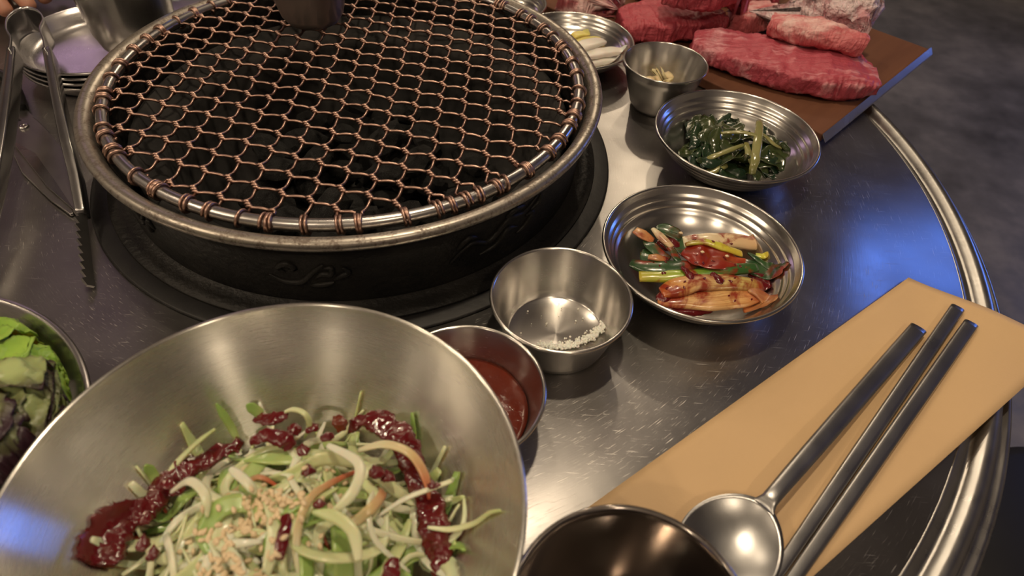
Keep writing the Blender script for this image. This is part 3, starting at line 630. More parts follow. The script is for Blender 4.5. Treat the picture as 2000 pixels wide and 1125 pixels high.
# ------------------------------------------------------------------ seaweed
wr = random.Random(31)
def dish_floor(q):   # inner height of a shallow dish at radius q
    p = dish_prof()
    for (r0, z0), (r1, z1) in zip(p, p[1:]):
        if r0 <= q <= r1: return z0 + (z1 - z0) * (q - r0) / (r1 - r0)
    return p[-1][1]
for k in range(46):
    a = wr.uniform(0, 6.3); q = .034 * math.sqrt(wr.random()); c = Vector((q * math.cos(a) + .004, q * math.sin(a)))
    L = wr.uniform(.012, .023); an = math.radians(wr.choice((50, 62, 75, 95, 20, 120))) + wr.gauss(0, .3); d = Vector((math.cos(an), math.sin(an)))
    top = .0230 * max(0, 1 - (q / .046) ** 2) * (.30 + .70 * (k / 45))
    P = []
    for f in (-1, -.5, 0, .5, 1):
        xy = c + d * (L * f); xy = xy * min(1, .0430 / max(xy.length, 1e-6))
        z = dish_floor(xy.length) + .0022 + top * (1 - .5 * f * f) + wr.gauss(0, .0009)
        P.append(SEA + Vector((xy.x, xy.y, z)) + Vector((wr.gauss(0, .001), wr.gauss(0, .001), 0)))
    wd = wr.uniform(.0038, .0085)
    o = new_obj('seaweed_leaf', loft('seaweed_leaf', smoothpath(P, 22), [wd * .3, wd * .9, wd, wd * 1.05, wd * .4], [.0005, .0009, .0010, .0009, .0005], 12, namp=.0026, nscale=150, seed=k * 2.3, twist=wr.uniform(-1.0, 1.0), cup=wr.uniform(-.3, .5)), M['sea_leaf' if wr.random() < .5 else 'sea_leaf2'])
    settle(o); tag(o, 'dark green slippery seaweed leaf in the shallow steel dish', 'seaweed', 'seaweed leaves in the dish')
for (pix, zz, wd, lb) in (([(1408, 260), (1440, 258), (1470, 262), (1490, 270)], [.029, .031, .032, .031], .0019, 'pale seaweed stem bent across the top of the heap'), ([(1484, 238), (1480, 275), (1474, 315), (1468, 340)], [.029, .031, .026, .018], .0034, 'thick pale upright seaweed stem in the heap'), ([(1366, 318), (1400, 303), (1452, 283)], [.017, .023, .026], .0023, 'long pale seaweed stem slanting over the leaves'), ([(1458, 280), (1462, 300), (1468, 320)], [.026, .025, .021], .0026, 'short brownish seaweed stem in the middle'), ([(1380, 338), (1400, 330), (1418, 322)], [.014, .0165, .018], .0036, 'stubby yellow green seaweed stem at the front'), ([(1490, 262), (1510, 280), (1526, 290)], [.028, .025, .021], .0018, 'thin pale seaweed stem towards the right wall of its dish')):
    strip('pale_seaweed', lb, 'seaweed', pix, zz, [wd * .8, wd, wd, wd * .7], [wd * .45, wd * .5, wd * .5, wd * .4], 'sea_stem', n=18, namp=.0005, ns=200)

# ------------------------------------------------------------------ scallion salad in the large bowl
DOMC = BIG + Vector((.004, -.004, 0)); sr = random.Random(77)
def dome(x, y):
    q = math.hypot((x - DOMC.x) / .066, (y - DOMC.y) / .062)
    return .023 + .036 * max(0, 1 - q * q)
def bowl_z(q):
    for (r0, z0), (r1, z1) in zip(bigp, bigp[1:]):
        if r0 <= q <= r1: return z0 + (z1 - z0) * (q - r0) / (r1 - r0)
    return bigp[-1][1]
shred_me = []
def put_shred(P, wd, th, mat, label, group, tw=0.0, n=20):
    me = loft('scallion_shred', smoothpath(P, n), [wd * .45, wd, wd, wd * .9, wd * .35], th, 8, twist=tw, power=2.4, cup=.1)
    o = settle(new_obj('scallion_shred', me, M[mat])); tag(o, label, 'scallion', group); shred_me.append(me)
kinds = (('shred_white', 'thin whitish scallion shred in the salad bowl', 'white scallion shreds in the salad bowl'), ('shred_pale', 'pale green scallion shred in the salad bowl', 'pale green scallion shreds in the salad bowl'), ('shred_green', 'bright green scallion leaf strip in the salad bowl', 'green scallion strips in the salad bowl'), ('shred_dipped', 'scallion shred stained red with chili sauce in the salad bowl', 'sauce stained shreds in the salad bowl'))
for k in range(240):
    layer = k / 239; a = sr.uniform(0, 6.3); q = math.sqrt(sr.random()) * .92
    cx, cy = DOMC.x + .056 * q * math.cos(a), DOMC.y + .050 * q * math.sin(a)
    L = sr.uniform(.016, .036); an = sr.uniform(0, 6.3); cur = sr.uniform(-2.4, 2.4); P = []
    for f in (-1, -.5, 0, .5, 1):
        b = an + cur * f * .5; x = cx + math.cos(b) * L * f - math.sin(an) * cur * L * .12 * (1 - f * f); y = cy + math.sin(b) * L * f + math.cos(an) * cur * L * .12 * (1 - f * f)
        rb = math.hypot(x - BIG.x, y - BIG.y)
        if rb > .070: x = BIG.x + (x - BIG.x) * .070 / rb; y = BIG.y + (y - BIG.y) * .070 / rb; rb = .070
        z = dome(x, y) - .012 + layer * .014 + sr.gauss(0, .0015) + (.004 * (1 - f * f) if sr.random() < .4 else 0)
        P.append(Vector((x, y, max(z, bowl_z(rb) + BIG.z + .0022))))
    u = sr.random(); ki = 0 if u < .50 else 1 if u < .84 else 2 if u < .93 else 3
    if layer < .3: ki = 2 if u < .25 else 1
    wd = sr.uniform(.0011, .0022) if ki in (0, 3) else sr.uniform(.0014, .0033) if ki == 1 else sr.uniform(.0022, .0042)
    put_shred(P, wd, [.0005, .0007, .0007, .0005], kinds[ki][0], kinds[ki][1], kinds[ki][2], sr.uniform(-1.6, 1.6))
hero = [([(318, 938), (350, 900), (385, 865), (420, 838)], [.040, .046, .054, .060], .0019, 'shred_pale', 'straight pale scallion shred leaning up the left bowl wall'),
        ([(465, 860), (452, 835), (440, 815), (422, 788)], [.046, .051, .056, .062], .0018, 'shred_green', 'pointed green scallion shred standing up at the back of the salad'),
        ([(512, 812), (500, 802), (482, 790)], [.050, .053, .057], .0024, 'shred_green', 'short green scallion strip at the back edge of the salad'),
        ([(545, 812), (570, 800), (595, 808), (604, 830), (595, 855)], [.050, .056, .058, .053, .046], .0013, 'shred_pale', 'looped pale green scallion shred at the back of the salad'),
        ([(308, 945), (298, 925), (284, 908)], [.040, .044, .049], .0022, 'shred_green', 'small green scallion tip against the left bowl wall'),
        ([(735, 1010), (790, 975), (840, 955), (880, 940), (884, 934)], [.052, .050, .050, .050, .052], .0012, 'shred_white', 'white scallion shred with orange spots reaching to the right bowl wall'),
        ([(835, 1030), (880, 1034), (925, 1025), (955, 1012), (976, 1020)], [.046, .046, .050, .055, .055], .0013, 'shred_pale', 'thin curled scallion shred lying on the right bowl wall'),
        ([(700, 880), (750, 868), (800, 885), (830, 930), (838, 975)], [.052, .056, .056, .051, .046], .0021, 'shred_dipped', 'long arching scallion shred stained orange at the back right of the salad'),
        ([(335, 960), (370, 940), (400, 965), (405, 1010)], [.050, .060, .062, .060], .0020, 'shred_white', 'white scallion shred arching over the left side of the heap'),
        ([(450, 915), (480, 940), (500, 965)], [.062, .064, .062], .0020, 'shred_white', 'short white scallion shred slanting above the sesame seeds'),
        ([(640, 870), (700, 905), (690, 960), (640, 1010)], [.060, .064, .066, .066], .0022, 'shred_white', 'white scallion shred bending down the right side of the heap'),
        ([(700, 1095), (690, 1040), (655, 1010), (610, 1000)], [.064, .067, .068, .067], .0024, 'shred_pale', 'broad pale shred arching at the front of the heap')]
for pix, zs, wd, mt, lb in hero:
    P = []
    for (x, y), z in zip(pix, zs):
        p = at(x, y, z); P.append(p)
    for p in P:
        rb = math.hypot(p.x - BIG.x, p.y - BIG.y); p.z = max(p.z, bowl_z(min(rb, .09)) + .0015)
    me = loft('scallion_shred', smoothpath(P, 26), [wd * .5, wd, wd, wd, wd * .25], [.0006, .0008, .0008, .0006], 8, twist=.5, power=2.4, cup=.1); shred_me.append(me)
    tag(settle(new_obj('scallion_shred', me, M[mt]), .0012), lb, 'scallion')
# chili sauce: thick strands round the heap
def sauce(label, pix, zs, wd, th, mat='chili', seed=0.0, n=46, namp=.0022, ns=150, group=None):
    P = []
    for (x, y), z in zip(pix, zs):
        p = at(x, y, z); rb = math.hypot(p.x - BIG.x, p.y - BIG.y); p.z = max(p.z, bowl_z(min(rb, .09)) + .001); P.append(p)
    me = loft('chili_sauce', smoothpath(P, n * 2), wd, [t_ * .62 for t_ in th], 18, namp=namp * 1.15, nscale=ns, seed=seed, oct2=.6); shred_me.append(me)
    return tag(settle(new_obj('chili_sauce', me, M[mat])), label, 'sauce', group)
sauce('thick dark red chili sauce running down the right side of the scallion heap', [(690, 832), (735, 826), (775, 848), (800, 890), (815, 940), (838, 985), (850, 1030), (862, 1080), (868, 1125)], [.046, .050, .050, .047, .045, .043, .042, .040, .038], [.0025, .0058, .0062, .0050, .0042, .0060, .0066, .0048, .0046], [.002, .0040, .0042, .0034, .003, .0042, .0044, .0032, .003], seed=1)
sauce('thick dark red chili sauce pooled down the left side of the scallion heap', [(470, 862), (420, 890), (360, 918), (320, 945), (300, 985), (258, 1020), (235, 1070), (225, 1125)], [.048, .046, .043, .041, .040, .036, .032, .030], [.0028, .0040, .0046, .0038, .0052, .0056, .0062, .0060], [.002, .0030, .0034, .003, .0036, .0036, .0036, .0036], seed=2)
sauce('dark red chili sauce along the back edge of the scallion heap', [(500, 815), (530, 818), (560, 812)], [.050, .052, .053], [.0022, .0034, .0016], [.0014, .0020, .0010], seed=3, n=20, namp=.001)
sauce('dark red chili sauce folded over a shred at the back of the salad', [(490, 862), (520, 852), (556, 860), (566, 878)], [.054, .056, .056, .053], [.0020, .0034, .0040, .0020], [.0012, .0022, .0024, .0012], seed=4, n=22, namp=.001)
sauce('upright streak of dark red sauce on the front of the scallion heap', [(560, 1005), (556, 1035), (548, 1075), (545, 1090)], [.073, .073, .072, .071], [.0016, .0024, .0022, .0012], [.0012, .0016, .0016, .001], seed=5, n=20, namp=.0007)
sauce('dark red drip of sauce at the front right of the salad', [(770, 1088), (768, 1108), (760, 1135)], [.058, .058, .056], [.0014, .0028, .0036], [.001, .002, .0022], seed=6, n=16, namp=.0009)
sauce('orange yellow oily sauce speck at the back of the salad', [(660, 812), (664, 826), (668, 842)], [.052, .051, .049], [.0018, .0030, .0020], [.001, .0018, .001], 'chili_thin', 7, 14, .0012)
for k, (x, y, z, r) in enumerate(((592, 878, .060, .0030), (602, 917, .063, .0030), (735, 922, .055, .0034), (758, 930, .053, .0030), (640, 852, .053, .0026), (610, 835, .051, .0028), (575, 838, .050, .0028), (345, 955, .047, .0030), (330, 942, .046, .0026), (285, 1010, .044, .0030), (280, 1060, .046, .0034), (846, 948, .053, .0015), (625, 985, .066, .0018), (300, 1080, .050, .0030))):
    sauce('small dark red dab of chili sauce on the shredded scallions', [(x - 12, y + 2), (x, y), (x + 12, y - 3)], [z, z + .001, z], [r * .5, r, r * .9, r * .4], [r * .4, r * .7, r * .6, r * .3], seed=10 + k, n=14, namp=.0008, ns=260, group='sauce dabs in the salad')
sauce('reddish oily sauce pooled at the bottom left of the salad bowl', [(232, 1128), (250, 1085), (276, 1045)], [.028, .030, .033], [.003, .0045, .003], [.002, .0025, .002], 'chili_thin', 9, 20, .001)
# sesame seeds dropped on the heap
bm = bmesh.new()
for m in shred_me: bm.from_mesh(m)
bvh = BVHTree.FromBMesh(bm); bm.free()
seed_me = loft('sesame_seed', [Vector((x, 0, 0)) for x in (-.0014, -.0010, -.0004, .0003, .0010, .0015)], [.0003, .0007, .00095, .0009, .0006, .0001], [.0002, .00045, .0006, .0006, .0004, .0001], 8); seed_me.materials.append(M['sesame'])
clus = ((520, 965, 36, 60), (470, 1010, 40, 40), (395, 1030, 45, 30), (420, 1090, 45, 34), (600, 955, 30, 14), (560, 1010, 60, 16), (500, 1105, 60, 20), (640, 900, 50, 5))
k = 0
for (cx, cy, sg, n) in clus:
    for _ in range(n):
        p = at(cx + sr.gauss(0, sg * .75), cy + sr.gauss(0, sg * .55), .066); h = bvh.ray_cast(Vector((p.x, p.y, .12)), Vector((0, 0, -1)))
        if h[0] is None: continue
        o = bpy.data.objects.new('sesame_seed', seed_me); COL.objects.link(o); o.location = h[0] + h[1] * .0004
        o.rotation_mode = 'QUATERNION'; o.rotation_quaternion = h[1].to_track_quat('Z', 'X') @ Matrix.Rotation(sr.uniform(0, 6.3), 3, 'Z').to_quaternion()
        s_ = sr.uniform(.85, 1.2); o.scale = (s_, s_, s_); tag(o, 'toasted sesame seed sprinkled on the scallion salad', 'seed', 'sesame seeds on the salad'); k += 1
seed_me.polygons.foreach_set('use_smooth', [True] * len(seed_me.polygons))

# ------------------------------------------------------------------ lettuce
lr = random.Random(8); HC = .0012; HN = 180; HM = {}
LV = next(q for q in VES if (q[0] - LET).length < .001)
def h_get(i, j):
    if (i, j) not in HM:
        r = math.hypot(i * HC, j * HC); HM[(i, j)] = vessel_z(LV, min(r + HC, .1000)) + .0006
    return HM[(i, j)]
def leaf(loc, rz, tilt, L, W, mat, label, group, seed, ruf=1.0):
    nu, nv = 46, 30; P = []; Z = []
    ca, sa = math.cos(rz), math.sin(rz); lift = lr.uniform(0, .003)
    for i in range(nu + 1):
        u = i / nu; wv = W * (math.sin(PI * min(1, u * .93 + .07)) ** .55) * (.55 + .45 * u)
        for j in range(nv + 1):
            v = j / nv * 2 - 1; e = abs(v)
            x = L * (u - .55) + ruf * .0022 * e * math.sin(v * 17 + seed); y = wv * v * (1 + .10 * ruf * math.sin(u * 30 + seed))
            X, Y = loc.x - LET.x + x * ca - y * sa, loc.y - LET.y + x * sa + y * ca; r = math.hypot(X, Y)
            if r > .0945: X *= .0945 / r; Y *= .0945 / r
            fr = ruf * (.25 + e ** 1.5 + u ** 3) * (.0032 * math.sin(u * 30 + seed + v * 4) + .0060 * noise.noise(Vector((u * 9, v * 6, seed))) + .0024 * math.sin(u * 58 + v * 13 + seed)) + .0016 * noise.noise(Vector((u * 14, v * 9, seed + 4)))
            P.append((X, Y)); Z.append(loc.z - .010 + lift + .10 * W * e * e + fr - .06 * L * u * u)
    need = []
    for (X, Y) in P:
        i, j = int(math.floor(X / HC)), int(math.floor(Y / HC)); need.append(max(h_get(i, j), h_get(i + 1, j), h_get(i, j + 1), h_get(i + 1, j + 1)) + .0009)
    Z = [max(z, n) for z, n in zip(Z, need)]
    for _ in range(1):       # no sharp steps, never below what lies underneath
        Z2 = Z[:]
        for i in range(nu + 1):
            for j in range(nv + 1):
                k = i * (nv + 1) + j; nb = [k + d for d, ok in ((-1, j > 0), (1, j < nv), (-(nv + 1), i > 0), (nv + 1, i < nu)) if ok]
                Z2[k] = max(need[k], .65 * Z[k] + .35 * sum(Z[q] for q in nb) / len(nb))
        Z = Z2
    fs = []
    for i in range(nu):
        for j in range(nv):
            a = i * (nv + 1) + j; fs.append((a, a + 1, a + nv + 2, a + nv + 1))
    for f in fs:             # the heap grows by this leaf
        zt = max(Z[q] for q in f) + .0003; xs = [P[q][0] for q in f]; ys = [P[q][1] for q in f]
        for i in range(int(math.floor(min(xs) / HC)), int(math.floor(max(xs) / HC)) + 2):
            for j in range(int(math.floor(min(ys) / HC)), int(math.floor(max(ys) / HC)) + 2): HM[(i, j)] = max(h_get(i, j), zt)
    me = bpy.data.meshes.new('lettuce_leaf'); me.from_pydata([(LET.x + p[0], LET.y + p[1], z) for p, z in zip(P, Z)], [], fs); uv = me.uv_layers.new(name='UVMap')
    for poly in me.polygons:
        for li in poly.loop_indices:
            vi = me.loops[li].vertex_index; i, j = divmod(vi, nv + 1); e = abs(j / nv * 2 - 1); uu = i / nu
            uv.data[li].uv = (uu, max(e, uu ** 2) * (.4 + .6 * uu) + .15 * uu)
    o = new_obj('lettuce_leaf', me, M[mat])
    sd = o.modifiers.new('thickness', 'SOLIDIFY'); sd.thickness = .0004; sd.offset = 0
    return tag(o, label, 'lettuce', group)
lg = ('ruffled green lettuce leaf in the pale steel bowl', 'green leaves in the lettuce bowl'); lp = ('dark purple red leaf lettuce in the pale steel bowl', 'purple leaves in the lettuce bowl')
PUR = [(128, 770, .048, -.2), (118, 812, .044, -.6), (92, 850, .042, -.9), (58, 885, .040, -1.2), (20, 915, .038, -1.3), (80, 790, .047, -.3), (98, 825, .046, -.5), (45, 850, .047, -1.0), (5, 880, .046, -1.2), (-30, 900, .046, -1.5), (60, 915, .036, -1.0), (30, 880, .042, -.4), (110, 760, .045, .6)]
GRN = [(5, 705, .046, 1.1), (40, 715, .048, .5), (78, 730, .046, .2), (0, 730, .052, .8), (35, 745, .055, .3), (75, 760, .051, -.1), (5, 775, .056, .2), (50, 790, .054, -.4), (-30, 740, .054, .9), (-40, 790, .058, .4), (-25, 690, .046, 1.4), (-60, 750, .052, 1.0), (105, 742, .043, .1), (60, 705, .040, .0), (20, 690, .040, .6)]
for k in range(7):
    a = 6.28 * k / 7; leaf(LET + Vector((.030 * math.cos(a), .030 * math.sin(a), .026)), a, -.12, .050, .030, 'lettuce_red' if k % 2 else 'lettuce', *(lp if k % 2 else lg), seed=170 + k * 1.3)
for k in range(16):      # the rest of the heap, towards the far side of the bowl
    a = math.radians(105 + 225 * k / 15 + lr.uniform(-8, 8)); q = (.024, .042, .050)[k % 3]; red = k % 4 == 1
    leaf(LET + Vector((q * math.cos(a), q * math.sin(a), .052 - .010 * (k % 3))), a + lr.gauss(0, .3), .05 + lr.gauss(0, .1), lr.uniform(.050, .062), lr.uniform(.022, .030), 'lettuce_red' if red else 'lettuce', *(lp if red else lg), seed=130 + k * 2.1)
for k, (x, y, z, rz) in enumerate(GRN): leaf(at(x - 20, y + 10, z), rz + lr.gauss(0, .3), .02 + lr.gauss(0, .15), lr.uniform(.034, .046), lr.uniform(.013, .019), 'lettuce', *lg, seed=60 + k * 2.3)
for k, (x, y, z, rz) in enumerate(PUR): leaf(at(x - 18, y + 10, z + .010), rz + lr.gauss(0, .2), .15 + lr.gauss(0, .1), lr.uniform(.034, .046), lr.uniform(.013, .018), 'lettuce_red', *lp, seed=3 + k * 1.9)

# ------------------------------------------------------------------ meat tray and beef
TA = at(1610, 265, .010); TA.z = 0; TU = Vector((.677, .736, 0)).normalized(); TV = Vector((-TU.y, TU.x, 0)); TW, TL = .223, .40
TR_ = tag(empty('meat_tray', (TA.x, TA.y, .0004), math.atan2(TU.y, TU.x)), 'rectangular brown board tray with a thin steel edge, holding raw beef', 'tray')
b = new_obj('board', box_mesh('board', .002, TW - .002, .002, TL, .0, .0085), M['board'], TR_, smooth=False); bevel(b, .001)
lip = [(0, -.0010), (.0012, -.0010), (.0012, .0090), (0, .0090)]
def lip_mesh(p0, p1, out):
    """upright steel strip leaning outwards along p0-p1"""
    p0, p1, out = Vector(p0), Vector(p1), Vector(out); z = Vector((0, 0, 1)); sec = [out * -.0005 + z * .0100, out * .0034 + z * .0046, out * .0040 + z * .0036, out * -.0005 + z * .0086]
    vs = [tuple(p + s) for p in (p0, p1) for s in sec]; me = bpy.data.meshes.new('steel_edge')
    me.from_pydata(vs, [], [(0, 1, 5, 4), (1, 2, 6, 5), (2, 3, 7, 6), (3, 0, 4, 7), (3, 2, 1, 0), (4, 5, 6, 7)]); return me
new_obj('steel_edge', lip_mesh((0, .001, 0), (TW, .001, 0), (0, -1, 0)), M['tongs'], TR_, smooth=False)
new_obj('steel_edge', lip_mesh((0, TL, 0), (TW, TL, 0), (0, 1, 0)), M['tongs'], TR_, smooth=False)
TG_ = Vector((.826, .564, 0)); TS_ = .0070
def tray_rise(x, y): return TS_ * (x * TG_.x + y * TG_.y - .231)
rot = Matrix.Rotation(TS_, 4, Vector((TG_.y, -TG_.x, 0))); piv = TG_ * .231 + Vector((0, 0, .0004))
TR_.matrix_world = Matrix.Translation(piv) @ rot @ Matrix.Translation(-piv) @ (Matrix.Translation(TR_.location) @ TR_.rotation_euler.to_matrix().to_4x4())
BEEF = []
def beef(name, label, pix, zc, wd, th, mat, sides=56, n=130, power=4.5, namp=.0032, ns=55, seed=0.0, tw=0.0, cup=0.0, ridge=.0026):
    P = []
    for i, (x, y) in enumerate(pix):
        z = zc[i] if isinstance(zc, (list, tuple)) else zc; P.append(at(x, y, z))
    o = new_obj(name, loft(name, smoothpath(P, n), wd, th, sides, power=power, namp=namp, nscale=ns, seed=seed, twist=tw, cup=cup, ridge=ridge, oct2=.45), M[mat])
    for v in o.data.vertices: v.co.z += tray_rise(v.co.x, v.co.y)
    push_out(o, BEEF); BEEF.append(o)
    for v in o.data.vertices: v.co.z = max(v.co.z, .0088 + tray_rise(v.co.x, v.co.y))
    o.data.update(); return tag(o, label, 'meat')
beef('raw_beef_slab', 'long flat slab of raw red beef lying at the steel edge of the tray', [(1352, 86), (1420, 100), (1500, 118), (1590, 136), (1660, 148), (1705, 156)], [.022, .0215, .021, .021, .021, .020], [.016, .025, .031, .035, .036, .030, .022], [.007, .0105, .0115, .0115, .0115, .0100, .0060], 'meat_red', seed=3)
beef('raw_beef_slab', 'thick red beef slab behind the garlic cup', [(1212, 44), (1270, 42), (1330, 38), (1390, 28)], [.020, .021, .021, .021], [.018, .030, .032, .024], [.008, .0115, .0115, .009], 'meat_deep', seed=15)
beef('raw_beef_chunk', 'pale pink beef piece at the near left end of the tray', [(1090, 0), (1136, 0), (1178, -8), (1206, -20)], [.022, .023, .024, .022], [.010, .019, .020, .010], [.008, .0125, .0125, .009], 'meat_pink', seed=21, namp=.004)
beef('raw_beef_slab', 'broad red beef slab beneath the back of the pile', [(1240, -30), (1330, -40), (1430, -30), (1520, -20)], [.022, .022, .022, .022], [.02, .032, .034, .026], [.01, .012, .012, .010], 'meat_red', seed=24)
beef('raw_beef_chunk', 'small folded piece of beef between the roll and the dark gap', [(1424, 43), (1452, 40), (1480, 34), (1506, 27)], [.020, .021, .022, .022], [.009, .013, .014, .010], [.009, .011, .011, .010], 'meat_pink', seed=12, namp=.003)
beef('raw_beef_roll', 'rolled strip of pink beef resting on the long red slab', [(1504, 50), (1560, 61), (1620, 75), (1688, 91)], [.0415, .0435, .0435, .0420], [.010, .0125, .0120, .0085], [.009, .0115, .0110, .0080], 'meat_pink', power=2.2, seed=6, namp=.002)
beef('raw_beef_slab', 'marbled beef slab on top of the back of the pile', [(1296, -16), (1350, -10), (1405, -14), (1452, -34)], [.0545, .0545, .0545, .0540], [.014, .019, .019, .013], [.008, .010, .010, .008], 'meat_deep', seed=18)
beef('raw_beef_chunk', 'fatty pink white chunk of beef at the far corner of the pile', [(1560, 18), (1598, 26), (1646, 44), (1694, 62)], [.040, .042, .042, .040], [.010, .020, .023, .015], [.022, .029, .029, .022], 'meat_fat', power=2.6, seed=9, namp=.007, ns=70)

# ------------------------------------------------------------------ paper sleeve, spoon, chopsticks
pa = Vector((.158, -.283)); pb = Vector((.3805, -.106)); pc = Vector((.449, -.1645)); pd = Vector((.214, -.342))
nu, nv = 60, 16; vs, fs = [], []
def paper_z(x, y, u, v):
    r = math.hypot(x, y); z = .0006 + .0006 * max(0, math.sin(PI * v)) * max(0, noise.noise(Vector((u * 3, v * 2, .3))) + .3)
    k = min(1, max(0, (r - .395) / .050)); z += .0052 * k * k * (3 - 2 * k)
    z += .0035 * max(0, (u - .86) / .14) ** 2 * v
    return z
for i in range(nu + 1):
    u = i / nu
    for j in range(nv + 1):
        v = j / nv; p = pa.lerp(pb, u).lerp(pd.lerp(pc, u), v); vs.append((p.x, p.y, paper_z(p.x, p.y, u, v)))
for i in range(nu):
    for j in range(nv):
        a = i * (nv + 1) + j; fs.append((a, a + 1, a + nv + 2, a + nv + 1))
me = bpy.data.meshes.new('paper_sleeve'); me.from_pydata(vs, [], fs); o = new_obj('paper_sleeve', me, M['paper']); s = o.modifiers.new('thickness', 'SOLIDIFY'); s.thickness = .00035; s.offset = 1
tag(o, 'tan kraft paper cutlery sleeve lying under the spoon and chopsticks', 'paper')
PAPER = BVHTree.FromPolygons([Vector((v[0], v[1], v[2] + .00035)) for v in vs], fs)
def paper_gap(pts):
    """smallest height of the points above the paper"""
    g = 9.0
    for p in pts:
        h = PAPER.ray_cast(Vector((p.x, p.y, .1)), Vector((0, 0, -1)))
        if h[0] is not None: g = min(g, p.z - h[0].z)
    return g
SPN = empty('soup_spoon', (.2255, -.2965, .0022), math.radians(45.3)); tag(SPN, 'round bowled steel soup spoon with a long handle on the kraft paper', 'spoon')
# bowl of the spoon (local x towards the handle)
vs, fs = [], []; ring, segs = 12, 56
def bowl_pt(q, a, under):
    ca, sa = math.cos(a), math.sin(a); rx = .0290 if ca > 0 else .0260; taper = 1 - .12 * max(0, ca) ** 3
    x, y = rx * q * ca, .0222 * q * sa * taper; z = .0060 * (q ** 2.2) + .0030 * max(0, x / .029) ** 2 * q
    return (x, y, z - (.0011 if under else 0) * (1 if q < .99 else .6))
vs.append(bowl_pt(0, 0, False))
for i in range(1, ring + 1):
    for k in range(segs): vs.append(bowl_pt(i / ring, 2 * PI * k / segs, False))
u0 = len(vs); vs.append(bowl_pt(0, 0, True))
for i in range(1, ring + 1):
    for k in range(segs): vs.append(bowl_pt(i / ring, 2 * PI * k / segs, True))
for base_ in (0, u0):
    for k in range(segs):
        tri = (base_, base_ + 1 + k, base_ + 1 + (k + 1) % segs); fs.append(tri if base_ == 0 else tri[::-1])
    for i in range(ring - 1):
        for k in range(segs):
            a = base_ + 1 + i * segs + k; b_ = base_ + 1 + i * segs + (k + 1) % segs; f = (a, a + segs, b_ + segs, b_); fs.append(f if base_ == 0 else f[::-1])
la = 1 + (ring - 1) * segs
for k in range(segs): fs.append((la + k, u0 + la + k, u0 + la + (k + 1) % segs, la + (k + 1) % segs))
me = bpy.data.meshes.new('spoon_bowl'); me.from_pydata(vs, [], fs); new_obj('spoon_bowl', me, M['cutlery'], SPN)
hp = [Vector(p) for p in ((.0272, 0, .0078), (.0300, 0, .0088), (.0370, 0, .0100), (.0600, 0, .0092), (.1000, 0, .0070), (.1500, 0, .0040), (.2005, 0, .0028))]
new_obj('handle', loft('handle', smoothpath(hp, 50), [.0062, .0050, .0040, .0040, .0043, .0046, .0048, .0049, .0050, .0049], [.0006, .0012, .0018, .0021, .0021, .0020, .0019, .0018, .0017, .0015], 16, power=2.6), M['cutlery'], SPN)
mw = Matrix.Translation(SPN.location) @ SPN.rotation_euler.to_matrix().to_4x4()
SPN.location.z -= paper_gap([mw @ v.co for ch in SPN.children for v in ch.data.vertices]) + .0001
for k, (a, b_, lb) in enumerate(((Vector((.3968, -.1364)), Vector((.2452, -.3066)), 'steel chopstick on the kraft paper, next to the spoon handle'), (Vector((.3990, -.1496)), Vector((.2518, -.3088)), 'steel chopstick on the kraft paper, farther from the spoon handle'))):
    d = (b_ - a).normalized(); e = a + d * .232
    zf = lambda p: .0036
    P = [Vector((a.x, a.y, .0052)), Vector(((a.x + e.x) / 2, (a.y + e.y) / 2, .0038)), Vector((e.x, e.y, .0031))]
    o = new_obj('chopstick', loft('chopstick', smoothpath(P, 40), [.0041, .0041, .0039, .0037, .0033, .0028], [.0019, .0019, .0018, .0018, .0017, .0016], 16, power=3.2), M['cutlery'])
    tag(o, lb, 'chopstick', 'pair of steel chopsticks'); vv = o.data.vertices; tt = [(v.co.xy - a).dot(d) / .232 for v in vv]
    for _ in range(6):       # both ends come to rest on the paper
        g0 = paper_gap([v.co for v, t_ in zip(vv, tt) if t_ < .5]) + .0001; g1 = paper_gap([v.co for v, t_ in zip(vv, tt) if t_ >= .5]) + .0001
        for v, t_ in zip(vv, tt): v.co.z -= .7 * (g0 * (1 - t_) + g1 * t_)

# ------------------------------------------------------------------ tongs and scissors
TG0 = at(60, 45, .034); TG = tag(empty('tongs', (0, 0, 0)), 'steel tongs with serrated tips leaning from the plate stack onto the table', 'tongs')
c = lambda x, y, z: at(x, y, z)
HW, TH = .0085, .0007
def zc_(z): return z
archp = [c(30, 118, .0365), c(32, 95, .0375), c(24, 78, .0385), c(27, 57, .0385), c(45, 42, .0385), c(66, 38, .0385), c(86, 45, .0385), c(95, 60, .0385), c(89, 78, .0385), c(95, 98, .0375), c(99, 118, .0365)]
new_obj('spring', loft('spring', smoothpath(archp, 70), TH, [HW * 1.2, HW * 1.3, HW * 1.2], 8, power=6), M['tongs'], TG)
armR = [c(98, 108, .0370), c(112, 180, .0315), c(132, 275, .0235), c(150, 350, .0165), c(162, 420, .0105)]
armL = [c(30, 108, .0370), c(22, 180, .0330), c(8, 280, .0275), c(-16, 400, .0205), c(-50, 520, .0140)]
for a in (armR, armL):
    new_obj('arm', loft('arm', smoothpath(a, 40), [.0030, .0034, .0036, .0036, .0032], [.0075, .0075, .0070, .0060, .0050], 12, power=7), M['tongs'], TG)
